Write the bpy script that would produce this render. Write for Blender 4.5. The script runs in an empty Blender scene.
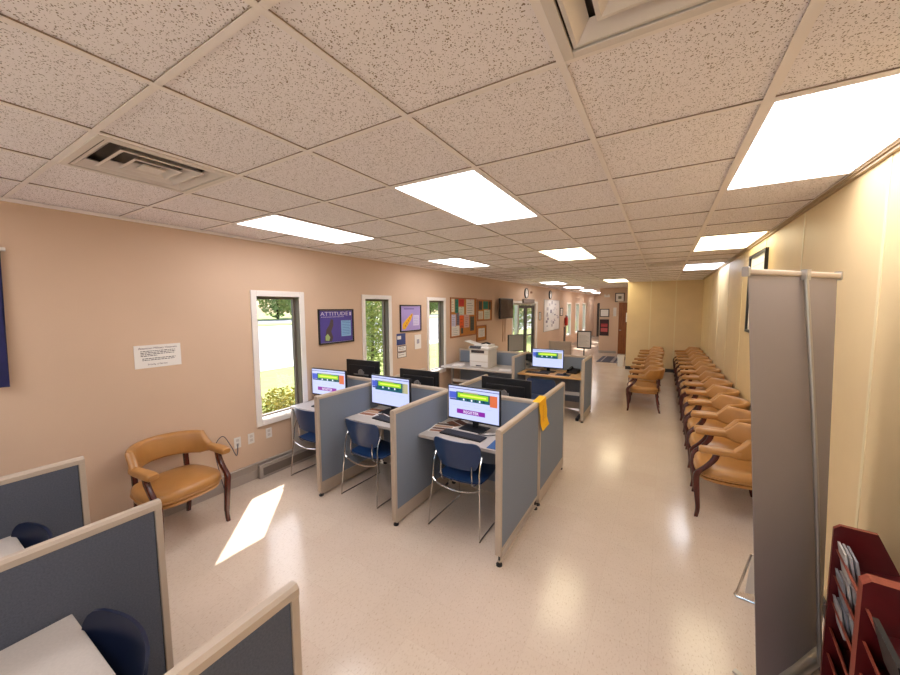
import bpy, bmesh, math, random
from mathutils import Vector, Matrix
random.seed(7)
C = bpy.context.scene.collection
PI = math.pi
# ------------------------------------------------------------------ camera, world, sun, exposure
EYE = 1.93
CEIL = EYE + .765
cam_d = bpy.data.cameras.new('camera'); cam = bpy.data.objects.new('camera', cam_d); C.objects.link(cam)
cam_d.sensor_width = 36; cam_d.lens = 356.05/900*36; cam_d.clip_start = .02; cam_d.clip_end = 400
yaw, pit, rol = -.5389, .0836, -.0051
fw = Vector((math.sin(yaw)*math.cos(pit), math.cos(yaw)*math.cos(pit), -math.sin(pit)))
rt = Vector((math.cos(yaw), -math.sin(yaw), 0)); upv = rt.cross(fw)
r2 = rt*math.cos(rol)+upv*math.sin(rol); u2 = -rt*math.sin(rol)+upv*math.cos(rol)
cam.matrix_world = Matrix(((r2.x, u2.x, -fw.x, 0), (r2.y, u2.y, -fw.y, 0), (r2.z, u2.z, -fw.z, EYE), (0, 0, 0, 1)))
bpy.context.scene.camera = cam
vs = bpy.context.scene.view_settings
vs.view_transform = 'Standard'; vs.look = 'None'; vs.gamma = 1; vs.use_curve_mapping = False
vs.exposure = 0.44
PANEL_LIGHT = 6.4
w = bpy.data.worlds.new('sky'); bpy.context.scene.world = w; w.use_nodes = True
nt = w.node_tree; bg = nt.nodes['Background']
sky = nt.nodes.new('ShaderNodeTexSky'); sky.sky_type = 'NISHITA'; sky.sun_disc = False
sky.sun_elevation = math.radians(52); sky.sun_rotation = math.radians(-47); sky.dust_density = 2.5
nt.links.new(sky.outputs[0], bg.inputs[0]); bg.inputs[1].default_value = .42
sd = bpy.data.lights.new('sun', 'SUN'); sd.energy = 9.0; sd.angle = .009; sd.color = (1, .95, .86)
sun = bpy.data.objects.new('sun', sd); C.objects.link(sun)
sun.rotation_euler = Vector((.74, -.735, -1.25)).to_track_quat('-Z', 'Y').to_euler(); sun.location = (-20, 15, 20)

# ------------------------------------------------------------------ materials
def s2l(c):
    return tuple((x/255/12.92 if x/255 <= .04045 else ((x/255+.055)/1.055)**2.4) for x in c)
MATS = {}
def mat(name, rgb, rough=.6, metal=0, emit=None, es=1, var=0, vscale=20, bump=0, bscale=200, spec=.5, coat=0, alpha=None, trans=0):
    if name in MATS: return MATS[name]
    m = bpy.data.materials.new(name); m.use_nodes = True; MATS[name] = m
    n = m.node_tree.nodes; l = m.node_tree.links; p = n['Principled BSDF']
    col = s2l(rgb)
    p.inputs['Base Color'].default_value = (*col, 1); p.inputs['Roughness'].default_value = rough
    p.inputs['Metallic'].default_value = metal; p.inputs['Specular IOR Level'].default_value = spec
    p.inputs['Coat Weight'].default_value = coat
    if trans: p.inputs['Transmission Weight'].default_value = trans
    if emit: p.inputs['Emission Color'].default_value = (*s2l(emit), 1); p.inputs['Emission Strength'].default_value = es
    tc = n.new('ShaderNodeTexCoord')
    if var:
        nz = n.new('ShaderNodeTexNoise'); nz.inputs['Scale'].default_value = vscale; nz.inputs['Detail'].default_value = 4
        rp = n.new('ShaderNodeValToRGB'); e = rp.color_ramp.elements
        e[0].position = .3; e[1].position = .7
        e[0].color = (*[max(0, c*(1-var)) for c in col], 1); e[1].color = (*[min(1, c*(1+var)) for c in col], 1)
        l.new(tc.outputs['Object'], nz.inputs['Vector']); l.new(nz.outputs['Fac'], rp.inputs[0]); l.new(rp.outputs[0], p.inputs['Base Color'])
    if bump:
        nb = n.new('ShaderNodeTexNoise'); nb.inputs['Scale'].default_value = bscale
        b = n.new('ShaderNodeBump'); b.inputs['Strength'].default_value = bump; b.inputs['Distance'].default_value = .002
        l.new(tc.outputs['Object'], nb.inputs['Vector']); l.new(nb.outputs['Fac'], b.inputs['Height']); l.new(b.outputs[0], p.inputs['Normal'])
    return m
def floor_mat():
    m = mat('vinyl_floor', (222, 204, 186), .2, spec=.45)
    n = m.node_tree.nodes; l = m.node_tree.links; p = n['Principled BSDF']
    tc = n.new('ShaderNodeTexCoord')
    br = n.new('ShaderNodeTexBrick'); br.offset = 0; br.inputs['Scale'].default_value = 1
    br.inputs['Brick Width'].default_value = .305; br.inputs['Row Height'].default_value = .305
    br.inputs['Mortar Size'].default_value = .0016; br.inputs['Mortar Smooth'].default_value = .4; br.inputs['Bias'].default_value = 0
    br.inputs['Color1'].default_value = (*s2l((218, 201, 184)), 1); br.inputs['Color2'].default_value = (*s2l((215, 196, 179)), 1)
    br.inputs['Mortar'].default_value = (*s2l((208, 189, 171)), 1)
    l.new(tc.outputs['Object'], br.inputs['Vector'])
    # flecks
    vz = n.new('ShaderNodeTexNoise'); vz.inputs['Scale'].default_value = 110; vz.inputs['Detail'].default_value = 3
    mp = n.new('ShaderNodeMapping'); mp.inputs['Scale'].default_value = (1, .45, 1); mp.inputs['Rotation'].default_value = (0, 0, .6)
    l.new(tc.outputs['Object'], mp.inputs[0]); l.new(mp.outputs[0], vz.inputs['Vector'])
    r = n.new('ShaderNodeValToRGB'); r.color_ramp.elements[0].position = .56; r.color_ramp.elements[1].position = .72
    l.new(vz.outputs['Fac'], r.inputs[0])
    mx = n.new('ShaderNodeMix'); mx.data_type = 'RGBA'; l.new(r.outputs[0], mx.inputs[0]); l.new(br.outputs['Color'], mx.inputs[6])
    mx.inputs[7].default_value = (*s2l((196, 172, 150)), 1)
    # faint scuffs
    v2 = n.new('ShaderNodeTexNoise'); v2.inputs['Scale'].default_value = 1.3; v2.inputs['Detail'].default_value = 8; v2.inputs['Roughness'].default_value = .7
    l.new(tc.outputs['Object'], v2.inputs['Vector'])
    r2_ = n.new('ShaderNodeValToRGB'); r2_.color_ramp.elements[0].position = .35; r2_.color_ramp.elements[1].position = .65
    r2_.color_ramp.elements[0].color = (.93, .92, .9, 1)
    l.new(v2.outputs['Fac'], r2_.inputs[0])
    mm = n.new('ShaderNodeMix'); mm.data_type = 'RGBA'; mm.blend_type = 'MULTIPLY'; mm.inputs[0].default_value = 1
    l.new(mx.outputs[2], mm.inputs[6]); l.new(r2_.outputs[0], mm.inputs[7]); l.new(mm.outputs[2], p.inputs['Base Color'])
    rr = n.new('ShaderNodeMapRange'); rr.inputs[3].default_value = .1; rr.inputs[4].default_value = .24
    l.new(v2.outputs['Fac'], rr.inputs[0]); l.new(rr.outputs[0], p.inputs['Roughness'])
    b = n.new('ShaderNodeBump'); b.inputs['Strength'].default_value = .08; b.inputs['Distance'].default_value = .002
    nb = n.new('ShaderNodeTexNoise'); nb.inputs['Scale'].default_value = 9; l.new(tc.outputs['Object'], nb.inputs['Vector'])
    l.new(nb.outputs['Fac'], b.inputs['Height']); l.new(b.outputs[0], p.inputs['Normal'])
    return m
def ceiling_mat():
    m = mat('fissured_tile', (225, 208, 194), .9, spec=.2)
    n = m.node_tree.nodes; l = m.node_tree.links; p = n['Principled BSDF']
    tc = n.new('ShaderNodeTexCoord')
    wn = n.new('ShaderNodeTexNoise'); wn.inputs['Scale'].default_value = 30; l.new(tc.outputs['Object'], wn.inputs['Vector'])
    ad = n.new('ShaderNodeVectorMath'); ad.operation = 'MULTIPLY_ADD'; ad.inputs[1].default_value = (.02, .02, 0)
    l.new(wn.outputs['Color'], ad.inputs[0]); l.new(tc.outputs['Object'], ad.inputs[2])
    v = n.new('ShaderNodeTexVoronoi'); v.inputs['Scale'].default_value = 150; v.feature = 'F1'
    l.new(ad.outputs[0], v.inputs['Vector'])
    n2 = n.new('ShaderNodeTexNoise'); n2.inputs['Scale'].default_value = 85; n2.inputs['Detail'].default_value = 2
    l.new(tc.outputs['Object'], n2.inputs['Vector'])
    su = n.new('ShaderNodeMath'); su.operation = 'SUBTRACT'
    sc = n.new('ShaderNodeMath'); sc.operation = 'MULTIPLY'; sc.inputs[1].default_value = .9
    l.new(n2.outputs['Fac'], sc.inputs[0]); l.new(v.outputs['Distance'], su.inputs[0]); l.new(sc.outputs[0], su.inputs[1])
    r = n.new('ShaderNodeValToRGB'); r.color_ramp.elements[0].position = 0; r.color_ramp.elements[1].position = .1
    e = r.color_ramp.elements
    ma = n.new('ShaderNodeMath'); ma.operation = 'ADD'; ma.inputs[1].default_value = .25
    l.new(su.outputs[0], ma.inputs[0]); l.new(ma.outputs[0], r.inputs[0])
    e[0].color = (*s2l((140, 118, 100)), 1); e[1].color = (*s2l((248, 240, 240)), 1)
    l.new(r.outputs[0], p.inputs['Base Color'])
    return m
def wood_mat(name, a, b, rough=.35, axis=(1, 12, 12)):
    m = mat(name, a, rough)
    n = m.node_tree.nodes; l = m.node_tree.links; p = n['Principled BSDF']
    tc = n.new('ShaderNodeTexCoord'); mp = n.new('ShaderNodeMapping'); mp.inputs['Scale'].default_value = axis
    nz = n.new('ShaderNodeTexNoise'); nz.inputs['Scale'].default_value = 4; nz.inputs['Detail'].default_value = 6; nz.inputs['Distortion'].default_value = 1
    l.new(tc.outputs['Object'], mp.inputs[0]); l.new(mp.outputs[0], nz.inputs['Vector'])
    r = n.new('ShaderNodeValToRGB'); r.color_ramp.elements[0].position = .3; r.color_ramp.elements[1].position = .7
    r.color_ramp.elements[0].color = (*s2l(a), 1); r.color_ramp.elements[1].color = (*s2l(b), 1)
    l.new(nz.outputs['Fac'], r.inputs[0]); l.new(r.outputs[0], p.inputs['Base Color'])
    return m
def glass_mat():
    m = bpy.data.materials.new('window_glass'); m.use_nodes = True
    n = m.node_tree.nodes; l = m.node_tree.links; n.clear()
    o = n.new('ShaderNodeOutputMaterial'); t = n.new('ShaderNodeBsdfTransparent'); g = n.new('ShaderNodeBsdfGlossy')
    g.inputs['Roughness'].default_value = .02; t.inputs[0].default_value = (.96, .97, .97, 1)
    f = n.new('ShaderNodeLayerWeight'); pw = n.new('ShaderNodeMath'); pw.operation = 'POWER'; pw.inputs[1].default_value = 5
    l.new(f.outputs['Facing'], pw.inputs[0]); ma = n.new('ShaderNodeMath'); ma.operation = 'MULTIPLY_ADD'; ma.inputs[1].default_value = .5; ma.inputs[2].default_value = .03
    l.new(pw.outputs[0], ma.inputs[0])
    mx = n.new('ShaderNodeMixShader'); l.new(ma.outputs[0], mx.inputs[0]); l.new(t.outputs[0], mx.inputs[1]); l.new(g.outputs[0], mx.inputs[2]); l.new(mx.outputs[0], o.inputs[0])
    return m
def diffuser_mat(name, rgb, strength):
    # prismatic diffuser lit by two tubes: brighter along the tubes
    m = mat(name, (245, 240, 235), .4)
    n = m.node_tree.nodes; l = m.node_tree.links; p = n['Principled BSDF']
    p.inputs['Emission Color'].default_value = (*s2l(rgb), 1)
    tc = n.new('ShaderNodeTexCoord'); sp = n.new('ShaderNodeSeparateXYZ'); l.new(tc.outputs['Object'], sp.inputs[0])
    ab = n.new('ShaderNodeMath'); ab.operation = 'ABSOLUTE'; l.new(sp.outputs['X'], ab.inputs[0])
    sb = n.new('ShaderNodeMath'); sb.operation = 'SUBTRACT'; sb.inputs[1].default_value = .16; l.new(ab.outputs[0], sb.inputs[0])
    a2 = n.new('ShaderNodeMath'); a2.operation = 'ABSOLUTE'; l.new(sb.outputs[0], a2.inputs[0])
    mr = n.new('ShaderNodeMapRange'); mr.inputs[1].default_value = 0; mr.inputs[2].default_value = .16
    mr.inputs[3].default_value = strength*1.25; mr.inputs[4].default_value = strength*.7
    l.new(a2.outputs[0], mr.inputs[0]); l.new(mr.outputs[0], p.inputs['Emission Strength'])
    return m
M = {}
M['floor'] = floor_mat(); M['ceil'] = ceiling_mat(); M['glass'] = glass_mat()
M['tbar'] = mat('grid_paint', (246, 236, 230), .5)
M['left'] = mat('salmon_paint', (213, 183, 157), .75, var=.03, vscale=1.5, bump=.15, bscale=90)
M['right'] = mat('cream_vinyl_wallboard', (230, 203, 156), .5, var=.03, vscale=3, bump=.2, bscale=60)
M['rightseam'] = mat('cream_batten', (236, 218, 178), .45)
M['trimw'] = mat('white_trim_paint', (238, 230, 224), .5)
M['vinylbase'] = mat('grey_vinyl_base', (176, 164, 154), .5)
M['darkbase'] = mat('dark_base', (52, 44, 42), .5)
M['bronze'] = mat('bronze_aluminium', (72, 64, 60), .4, .6)
M['wframe'] = mat('grey_brown_window_frame', (104, 92, 84), .5, .2)
M['alu'] = mat('brushed_aluminium', (188, 184, 180), .35, .8)
M['chrome'] = mat('chrome', (215, 212, 208), .15, 1)
M['fabric'] = mat('blue_grey_panel_fabric', (132, 140, 154), .95, var=.12, vscale=160, bump=.4, bscale=500, spec=.2)
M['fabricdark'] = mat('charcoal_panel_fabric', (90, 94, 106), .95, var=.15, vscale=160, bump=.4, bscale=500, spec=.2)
M['beige'] = mat('beige_panel_frame', (188, 171, 154), .5, var=.03, vscale=8)
M['lamgrey'] = mat('grey_laminate', (192, 182, 174), .4, var=.04, vscale=120)
M['lamwood'] = wood_mat('maple_laminate', (206, 158, 104), (222, 178, 124), .35)
M['tan'] = mat('tan_leather', (180, 128, 70), .36, var=.06, vscale=9, bump=.25, bscale=160, coat=.15)
M['legwood'] = wood_mat('mahogany_leg', (62, 24, 18), (92, 40, 30), .25, (12, 12, 1))
M['blue'] = mat('navy_plastic', (26, 56, 100), .3, var=.04, vscale=6, coat=.1)
M['navyshade'] = mat('shaded_navy_plastic', (16, 26, 52), .4)
M['black'] = mat('black_plastic', (26, 25, 28), .4, var=.1, vscale=30)
M['blackgloss'] = mat('glossy_black', (14, 13, 16), .15)
M['keys'] = mat('dark_keys', (48, 46, 50), .5)
M['white'] = mat('white_plastic', (228, 222, 216), .4)
M['offwhite'] = mat('printer_plastic', (214, 204, 194), .4)
M['paper'] = mat('paper', (238, 232, 226), .8)
M['ink'] = mat('ink', (62, 52, 56), .7)
M['navy'] = mat('navy_cloth', (26, 26, 78), .8, var=.2, vscale=14)
M['grebanner'] = mat('grey_banner_back', (150, 140, 138), .55, var=.03, vscale=3)
M['cherry'] = wood_mat('cherry_wood', (140, 66, 50), (166, 86, 64), .3, (12, 12, 1))
M['maroon'] = mat('maroon_stained_wood', (86, 16, 20), .35, var=.2, vscale=12)
M['doorwood'] = wood_mat('walnut_door', (122, 64, 26), (150, 86, 38), .35, (9, 9, 1))
M['cork'] = mat('cork', (196, 128, 62), .9, var=.15, vscale=90)
M['oak'] = wood_mat('oak_frame', (150, 84, 40), (172, 104, 54), .4)
M['yellow'] = mat('yellow_paper', (250, 190, 24), .7)
M['red'] = mat('red_paint', (196, 40, 30), .35)
def col(rgb, rough=.7):
    return mat('paint_%d_%d_%d' % rgb, rgb, rough)
def glow(rgb, s=.95):
    return mat('screen_%d_%d_%d' % rgb, (20, 20, 24), .3, emit=rgb, es=s)

# ------------------------------------------------------------------ mesh helpers
def link(name, bm, mats, parent=None, smooth=False, loc=None, rot=None):
    me = bpy.data.meshes.new(name)
    bmesh.ops.recalc_face_normals(bm, faces=bm.faces[:]) if smooth != 'keep' else None
    bm.to_mesh(me); bm.free()
    if smooth:
        for p in me.polygons: p.use_smooth = True
        me.set_sharp_from_angle(angle=math.radians(38))
    for m in (mats if isinstance(mats, (list, tuple)) else [mats]): me.materials.append(m)
    o = bpy.data.objects.new(name, me); C.objects.link(o)
    if parent: o.parent = parent
    if loc: o.location = loc
    if rot is not None: o.rotation_euler = (0, 0, rot) if isinstance(rot, (int, float)) else rot
    return o
def tag(o, label=None, cat=None, group=None, kind=None):
    if label: o['label'] = label
    if cat: o['category'] = cat
    if group: o['group'] = group
    if kind: o['kind'] = kind
    return o
def thing(name, label, cat, loc=(0, 0, 0), rz=0, group=None, kind=None):
    o = bpy.data.objects.new(name, None); C.objects.link(o); o.empty_display_size = .1
    o.location = loc; o.rotation_euler = (0, 0, rz)
    return tag(o, label, cat, group, kind)
def box(bm, x0, x1, y0, y1, z0, z1, mi=0, bev=0):
    r = bmesh.ops.create_cube(bm, size=1)
    vv = r['verts']
    for v in vv:
        v.co.x = x0 if v.co.x < 0 else x1; v.co.y = y0 if v.co.y < 0 else y1; v.co.z = z0 if v.co.z < 0 else z1
    fs = list({f for v in vv for f in v.link_faces})
    for f in fs: f.material_index = mi
    if bev:
        es = list({e for v in vv for e in v.link_edges})
        rr = bmesh.ops.bevel(bm, geom=es, offset=bev, segments=2, profile=.5, affect='EDGES', clamp_overlap=True)
        for f in rr['faces']: f.material_index = mi
    return bm
def nb(): return bmesh.new()
def B(*a, **k): return box(nb(), *a, **k)
def loft(bm, rings, caps=True, mi=0, closed=False):
    vr = [[bm.verts.new(p) for p in r] for r in rings]
    n = len(rings[0])
    pairs = list(zip(vr[:-1], vr[1:])) + ([(vr[-1], vr[0])] if closed else [])
    for a, b in pairs:
        for i in range(n):
            f = bm.faces.new((a[i], a[(i+1) % n], b[(i+1) % n], b[i])); f.material_index = mi
    if caps and not closed:
        f = bm.faces.new(vr[0][::-1]); f.material_index = mi
        f = bm.faces.new(vr[-1]); f.material_index = mi
    return bm
def rr2(w_, h_, r, n=3):
    pts = []
    for cx, cy, a0 in ((w_/2-r, h_/2-r, 0), (-w_/2+r, h_/2-r, PI/2), (-w_/2+r, -h_/2+r, PI), (w_/2-r, -h_/2+r, 1.5*PI)):
        for i in range(n+1):
            a = a0+PI/2*i/n; pts.append((cx+r*math.cos(a), cy+r*math.sin(a)))
    return pts
def tube(bm, path, r, n=8, mi=0, closed=False):
    P = [Vector(p) for p in path]; rings = []
    ref = Vector((0, 0, 1))
    for i, p in enumerate(P):
        if closed: t = (P[(i+1) % len(P)]-P[i-1])
        else: t = (P[min(i+1, len(P)-1)]-P[max(i-1, 0)])
        t.normalize()
        u = t.cross(ref)
        if u.length < .15: u = t.cross(Vector((0, 1, 0)))
        u.normalize(); v = u.cross(t).normalized()
        rad = r[i] if isinstance(r, (list, tuple)) else r
        rings.append([p+u*rad*math.cos(2*PI*k/n)+v*rad*math.sin(2*PI*k/n) for k in range(n)])
    return loft(bm, rings, True, mi, closed)
def sweep(bm, stations, r=.015, n=3, mi=0):
    # stations: (centre, side vector, up vector, width, height)
    rings = []
    for c, s, u, ww, hh in stations:
        c, s, u = Vector(c), Vector(s).normalized(), Vector(u).normalized()
        rings.append([c+s*a+u*b for a, b in rr2(ww, hh, min(r, ww*.49, hh*.49), n)])
    return loft(bm, rings, True, mi)
def smooth_path(pts, k=6):
    P = [Vector(p) for p in pts]; out = []
    for i in range(len(P)-1):
        p0 = P[max(i-1, 0)]; p1 = P[i]; p2 = P[i+1]; p3 = P[min(i+2, len(P)-1)]
        for j in range(k):
            t = j/k
            out.append(.5*((2*p1)+(-p0+p2)*t+(2*p0-5*p1+4*p2-p3)*t*t+(-p0+3*p1-3*p2+p3)*t**3))
    out.append(P[-1]); return out
def copy_thing(root, loc, rz, label=None, group=None, parent=None):
    r = root.copy(); C.objects.link(r); r.location = loc; r.rotation_euler = (0, 0, rz)
    if label: r['label'] = label
    if group: r['group'] = group
    for ch in [o for o in bpy.data.objects if o.parent == root]:
        c = ch.copy(); C.objects.link(c); c.parent = r
        for g in [o for o in bpy.data.objects if o.parent == ch]:
            d = g.copy(); C.objects.link(d); d.parent = c
    return r
def text_into(bm, s, size, x, z, mi, y=-.001, align='CENTER', sx=1):
    cu = bpy.data.curves.new('t', 'FONT'); cu.body = s; cu.size = size; cu.align_x = align; cu.extrude = .0002; cu.resolution_u = 2
    o = bpy.data.objects.new('t', cu); C.objects.link(o)
    dg = bpy.context.evaluated_depsgraph_get(); me = bpy.data.meshes.new_from_object(o.evaluated_get(dg))
    tb = bmesh.new(); tb.from_mesh(me)
    vm = {}
    for v in tb.verts: vm[v] = bm.verts.new((x+v.co.x*sx, y-v.co.z, z+v.co.y))
    for f in tb.faces:
        try: g = bm.faces.new([vm[v] for v in f.verts]); g.material_index = mi
        except ValueError: pass
    tb.free(); bpy.data.objects.remove(o); bpy.data.curves.remove(cu); bpy.data.meshes.remove(me)
def quad(bm, x0, x1, z0, z1, mi, y=0):
    v = [bm.verts.new(p) for p in ((x0, y, z0), (x1, y, z0), (x1, y, z1), (x0, y, z1))]
    f = bm.faces.new(v); f.material_index = mi
def poly(bm, pts, mi, y):
    f = bm.faces.new([bm.verts.new((a, y, b)) for a, b in pts]); f.material_index = mi
def struct(name, bm, m, parent=None, smooth=False):
    o = link(name, bm, m, parent, smooth)
    if not parent: o['kind'] = 'structure'
    return o

# ------------------------------------------------------------------ the room
XL, XR, YN, YC = -3.92, .94, -3.6, 12.2     # left wall, right wall, near wall, cream end wall
XC, YF, YE = -.95, 16.1, 25.0               # corner of the cream wall, door wall, corridor end
G = .61; GX, GY = -.305, .592
T = .13
struct('floor', B(XL-T, XR+.1, YN-.1, YE+.1, -.1, 0), M['floor'])
VENTS = [(-4, 0), (0, 0), (0, 11), (-4, 10)]
bm = nb()
xs = sorted({XL-T, XR+.1} | {GX+G*q for a, b in VENTS for q in (a, a+1)}); ysv = sorted({YN-.1, YE+.1} | {GY+G*q for a, b in VENTS for q in (b, b+1)})
for x0, x1 in zip(xs[:-1], xs[1:]):
    for y0, y1 in zip(ysv[:-1], ysv[1:]):
        if not any(abs(GX+G*(a+.5)-(x0+x1)/2) < .1 and abs(GY+G*(b+.5)-(y0+y1)/2) < .1 for a, b in VENTS): box(bm, x0, x1, y0, y1, CEIL+.0072, CEIL+.1)
struct('ceiling', bm, M['ceil'])
# ceiling T-bar grid
bm = nb()
i = -5
for i in range(-5, 3):
    x = GX+G*i
    ww = .012 if i != 1 else .017
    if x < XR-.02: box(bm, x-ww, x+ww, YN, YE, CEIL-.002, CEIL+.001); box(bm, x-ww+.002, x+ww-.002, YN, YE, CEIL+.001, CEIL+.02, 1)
j = -7
while GY+G*j < YE:
    y = GY+G*j
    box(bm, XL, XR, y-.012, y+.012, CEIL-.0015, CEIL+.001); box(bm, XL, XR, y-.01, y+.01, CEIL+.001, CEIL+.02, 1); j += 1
struct('trim_1', bm, [M['tbar'], mat('grid_shadow_line', (146, 122, 104), .8)])  # brown bar sides colour in the shadow line along the grid
bm = nb(); box(bm, XR-.022, XR-.0005, YN, YC, CEIL-.026, CEIL+.003, 1); box(bm, XR-.034, XR-.022, YN, YC, CEIL-.012, CEIL+.003, 1); box(bm, XL, XL+.022, YN, YE, CEIL-.02, CEIL+.003)
box(bm, XC, XR, YC-.022, YC, CEIL-.02, CEIL+.003)
struct('trim_2', bm, [M['tbar'], mat('wall_angle_beige', (176, 150, 116), .5)])
# left wall with its openings, the first two added behind the camera for light
OPEN = [(-2.75, -2.2, .65, 2.07), (-1.05, -.5, .65, 2.07), (2.325, 2.875, .65, 2.07), (4.02, 4.57, .65, 2.07), (5.75, 6.3, .65, 2.07), (10.25, 12.55, 0, 2.06), (17.35, 18.15, .6, 2.08), (19.3, 20.1, .6, 2.08), (21.2, 22.0, .6, 2.08)]
bm = nb(); y = YN
for a, b, z0, z1 in OPEN:
    box(bm, XL-T, XL, y, a, 0, CEIL+.05)
    if z0 > 0: box(bm, XL-T, XL, a, b, 0, z0)
    box(bm, XL-T, XL, a, b, z1, CEIL+.05); y = b
box(bm, XL-T, XL, y, YE, 0, CEIL+.05)
struct('wall_left', bm, M['left'])
bm = nb(); box(bm, XR, XR+.1, YN, YC, 0, CEIL+.05)
y = .2
while y < YC-.3:
    box(bm, XR-.004, XR, y-.012, y+.012, .1, CEIL-.03, 1); y += 1.245
struct('wall_right', bm, [M['right'], M['rightseam']])
bm = nb(); box(bm, XC, XR+.1, YC, YC+.1, 0, CEIL+.05); box(bm, XC, XC+.1, YC+.1, YF, 0, CEIL+.05)
for x in (-.33, .3): box(bm, x-.012, x+.012, YC-.004, YC, .1, CEIL-.03, 1)
struct('wall_back', bm, [M['right'], M['rightseam']])
XD = -2.3
bm = nb(); box(bm, XD, XC, YF, YF+.1, 0, CEIL+.05); box(bm, XD, XD+.1, YF+.1, YE, 0, CEIL+.05)
struct('wall_far', bm, M['left'])
struct('wall_end', B(XL-T, XD+.1, YE, YE+.1, 0, CEIL+.05), M['left'])
bm = nb(); box(bm, XL-T, XL+.3, YN-.1, YN, 0, CEIL+.05); box(bm, XR-.3, XR+.1, YN-.1, YN, 0, CEIL+.05); box(bm, XL+.3, XR-.3, YN-.1, YN, 2.5, CEIL+.05)
struct('wall_near', bm, M['left'])
sf = thing('window_7', None, None, (XL+.3, YN, 0), kind='structure')  # glazed front added behind the camera to let daylight brighten the ceiling
bm = nb(); wn_ = XR-XL-.6
for k in range(5):
    xx = wn_*k/4; box(bm, max(0, xx-.03), min(wn_, xx+.03), -.09, -.03, 0, 2.5)
box(bm, 0, wn_, -.09, -.03, 0, .06); box(bm, 0, wn_, -.09, -.03, 2.44, 2.5)
link('window_frame', bm, M['alu'], sf)
link('glass', box(nb(), 0, wn_, -.065, -.061, .06, 2.44), M['glass'], sf)
# bases
bm = nb(); box(bm, XL, XL+.018, YN, 10.1, 0, .1, 0, .003); box(bm, XL, XL+.035, .2, 10.1, .165, .18, 0)
box(bm, XL, XL+.012, .2, 10.1, .1, .168); box(bm, XL, XL+.018, 12.7, YE, 0, .1)
struct('baseboard_left', bm, M['vinylbase'])
bm = nb(); box(bm, XR-.012, XR, YN, YC, 0, .1); box(bm, XC, XR, YC-.012, YC, 0, .1)
struct('baseboard_right', bm, M['darkbase'])
struct('baseboard_far', B(XD, -1.62, YF-.012, YF, 0, .1), M['vinylbase'])

def window(idx, a, b, z0, z1, fr='wframe'):
    wd = thing('window_%d' % idx, None, None, (XL, (a+b)/2, z0), 0, kind='structure')
    hw = (b-a)/2; H = z1-z0
    bm = nb(); t = .065
    box(bm, 0, .018, -hw-t, -hw, -t, H+t, 0, .003); box(bm, 0, .018, hw, hw+t, -t, H+t, 0, .003)
    box(bm, 0, .018, -hw, hw, H, H+t, 0, .003); box(bm, 0, .022, -hw, hw, -t, 0, 0, .003)
    # reveal lining
    box(bm, -.075, 0, -hw, -hw+.008, 0, H-.008); box(bm, -.075, .01, -hw, hw, 0, .012)
    link('window_trim', bm, M['trimw'], wd)
    bm = nb(); f = .03
    for q in ((-hw, -hw+f), (hw-f, hw)): box(bm, -.12, -.075, q[0], q[1], .0, H, 0, .003)
    box(bm, -.12, -.075, -hw+f, hw-f, H-f, H); box(bm, -.12, -.075, -hw+f, hw-f, 0, f)
    box(bm, -.075, 0, hw-.008, hw, .012, H); box(bm, -.075, 0, -hw, hw-.008, H-.008, H)
    link('window_frame', bm, M[fr], wd)
    link('glass', B(-.10, -.096, -hw+f, hw-f, f, H-f), M['glass'], wd)
    return wd
for k, (a, b, z0, z1) in enumerate(OPEN[2:5]): window(k+1, a, b, z0, z1)
for k, (a, b, z0, z1) in enumerate(OPEN[6:]): window(k+4, a, b, z0, z1, 'alu')
# glass entrance door in the left wall
for k, (a, b, z0, z1) in enumerate(OPEN[:2]): window(k+8, a, b, z0, z1)  # unseen windows behind the camera, added so sun bounces onto the ceiling
a, b, z0, z1 = OPEN[5]
dr = thing('door_1', None, None, (XL, a, 0), kind='structure')
W = b-a
bm = nb(); t = .16
box(bm, 0, .02, W, W+t, 0, z1+.07, 0, .003); box(bm, 0, .02, -.06, 0, 0, z1+.07, 0, .003); box(bm, 0, .02, 0, W, z1, z1+.07, 0, .003)
link('door_trim', bm, M['trimw'], dr)
bm = nb()
for y0, y1 in ((0, .05), (.5, .62), (W-.06, W)): box(bm, -.12, -.02, y0, y1, 0, z1)
box(bm, -.12, -.02, 0, W, z1-.05, z1); box(bm, -.12, -.02, 0, .5, 0, .1)
link('door_frame', bm, M['alu'], dr)
bm = nb()
for y0, y1 in ((.62, .70), (1.28, 1.5), (2.1, 2.24)): box(bm, -.1, -.05, y0, y1, .02, z1-.06)
for y0, y1 in ((.7, 1.28), (1.5, 2.1)): box(bm, -.1, -.05, y0, y1, .02, .2); box(bm, -.1, -.05, y0, y1, z1-.16, z1-.06); box(bm, -.1, -.05, y0, y1, .95, 1.0)
lf = link('door_leaf', bm, M['bronze'], dr)
bm = nb(); box(bm, -.05, .0, 1.36, 1.42, .85, 1.2, 0, .01)
link('door_handle', bm, M['chrome'], lf)
bm = nb(); box(bm, -.077, -.073, .05, .5, .1, z1-.05); box(bm, -.077, -.073, .7, 1.28, .2, z1-.16); box(bm, -.077, -.073, 1.5, 2.1, .2, z1-.16)
link('door_glass', bm, M['glass'], dr)
# brown door, far wall
d2 = thing('door_2', None, None, (-1.56, YF-.0, 0), kind='structure')
bm = nb(); box(bm, 0, .58, -.045, -.002, .008, 2.1, 0, .003); lf2 = link('door_leaf', bm, M['doorwood'], d2)
bm = nb(); box(bm, -.05, 0, -.05, -.001, 0, 2.15); box(bm, 0, .58, -.05, -.001, 2.105, 2.15); link('door_frame', bm, M['left'], d2)
bm = nb(); tube(bm, [(.06, -.045, .98), (.06, -.1, .98)], .022); tube(bm, [(.06, -.1, .98), (.12, -.105, .98)], .016); link('door_handle', bm, M['chrome'], lf2, True)
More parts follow.
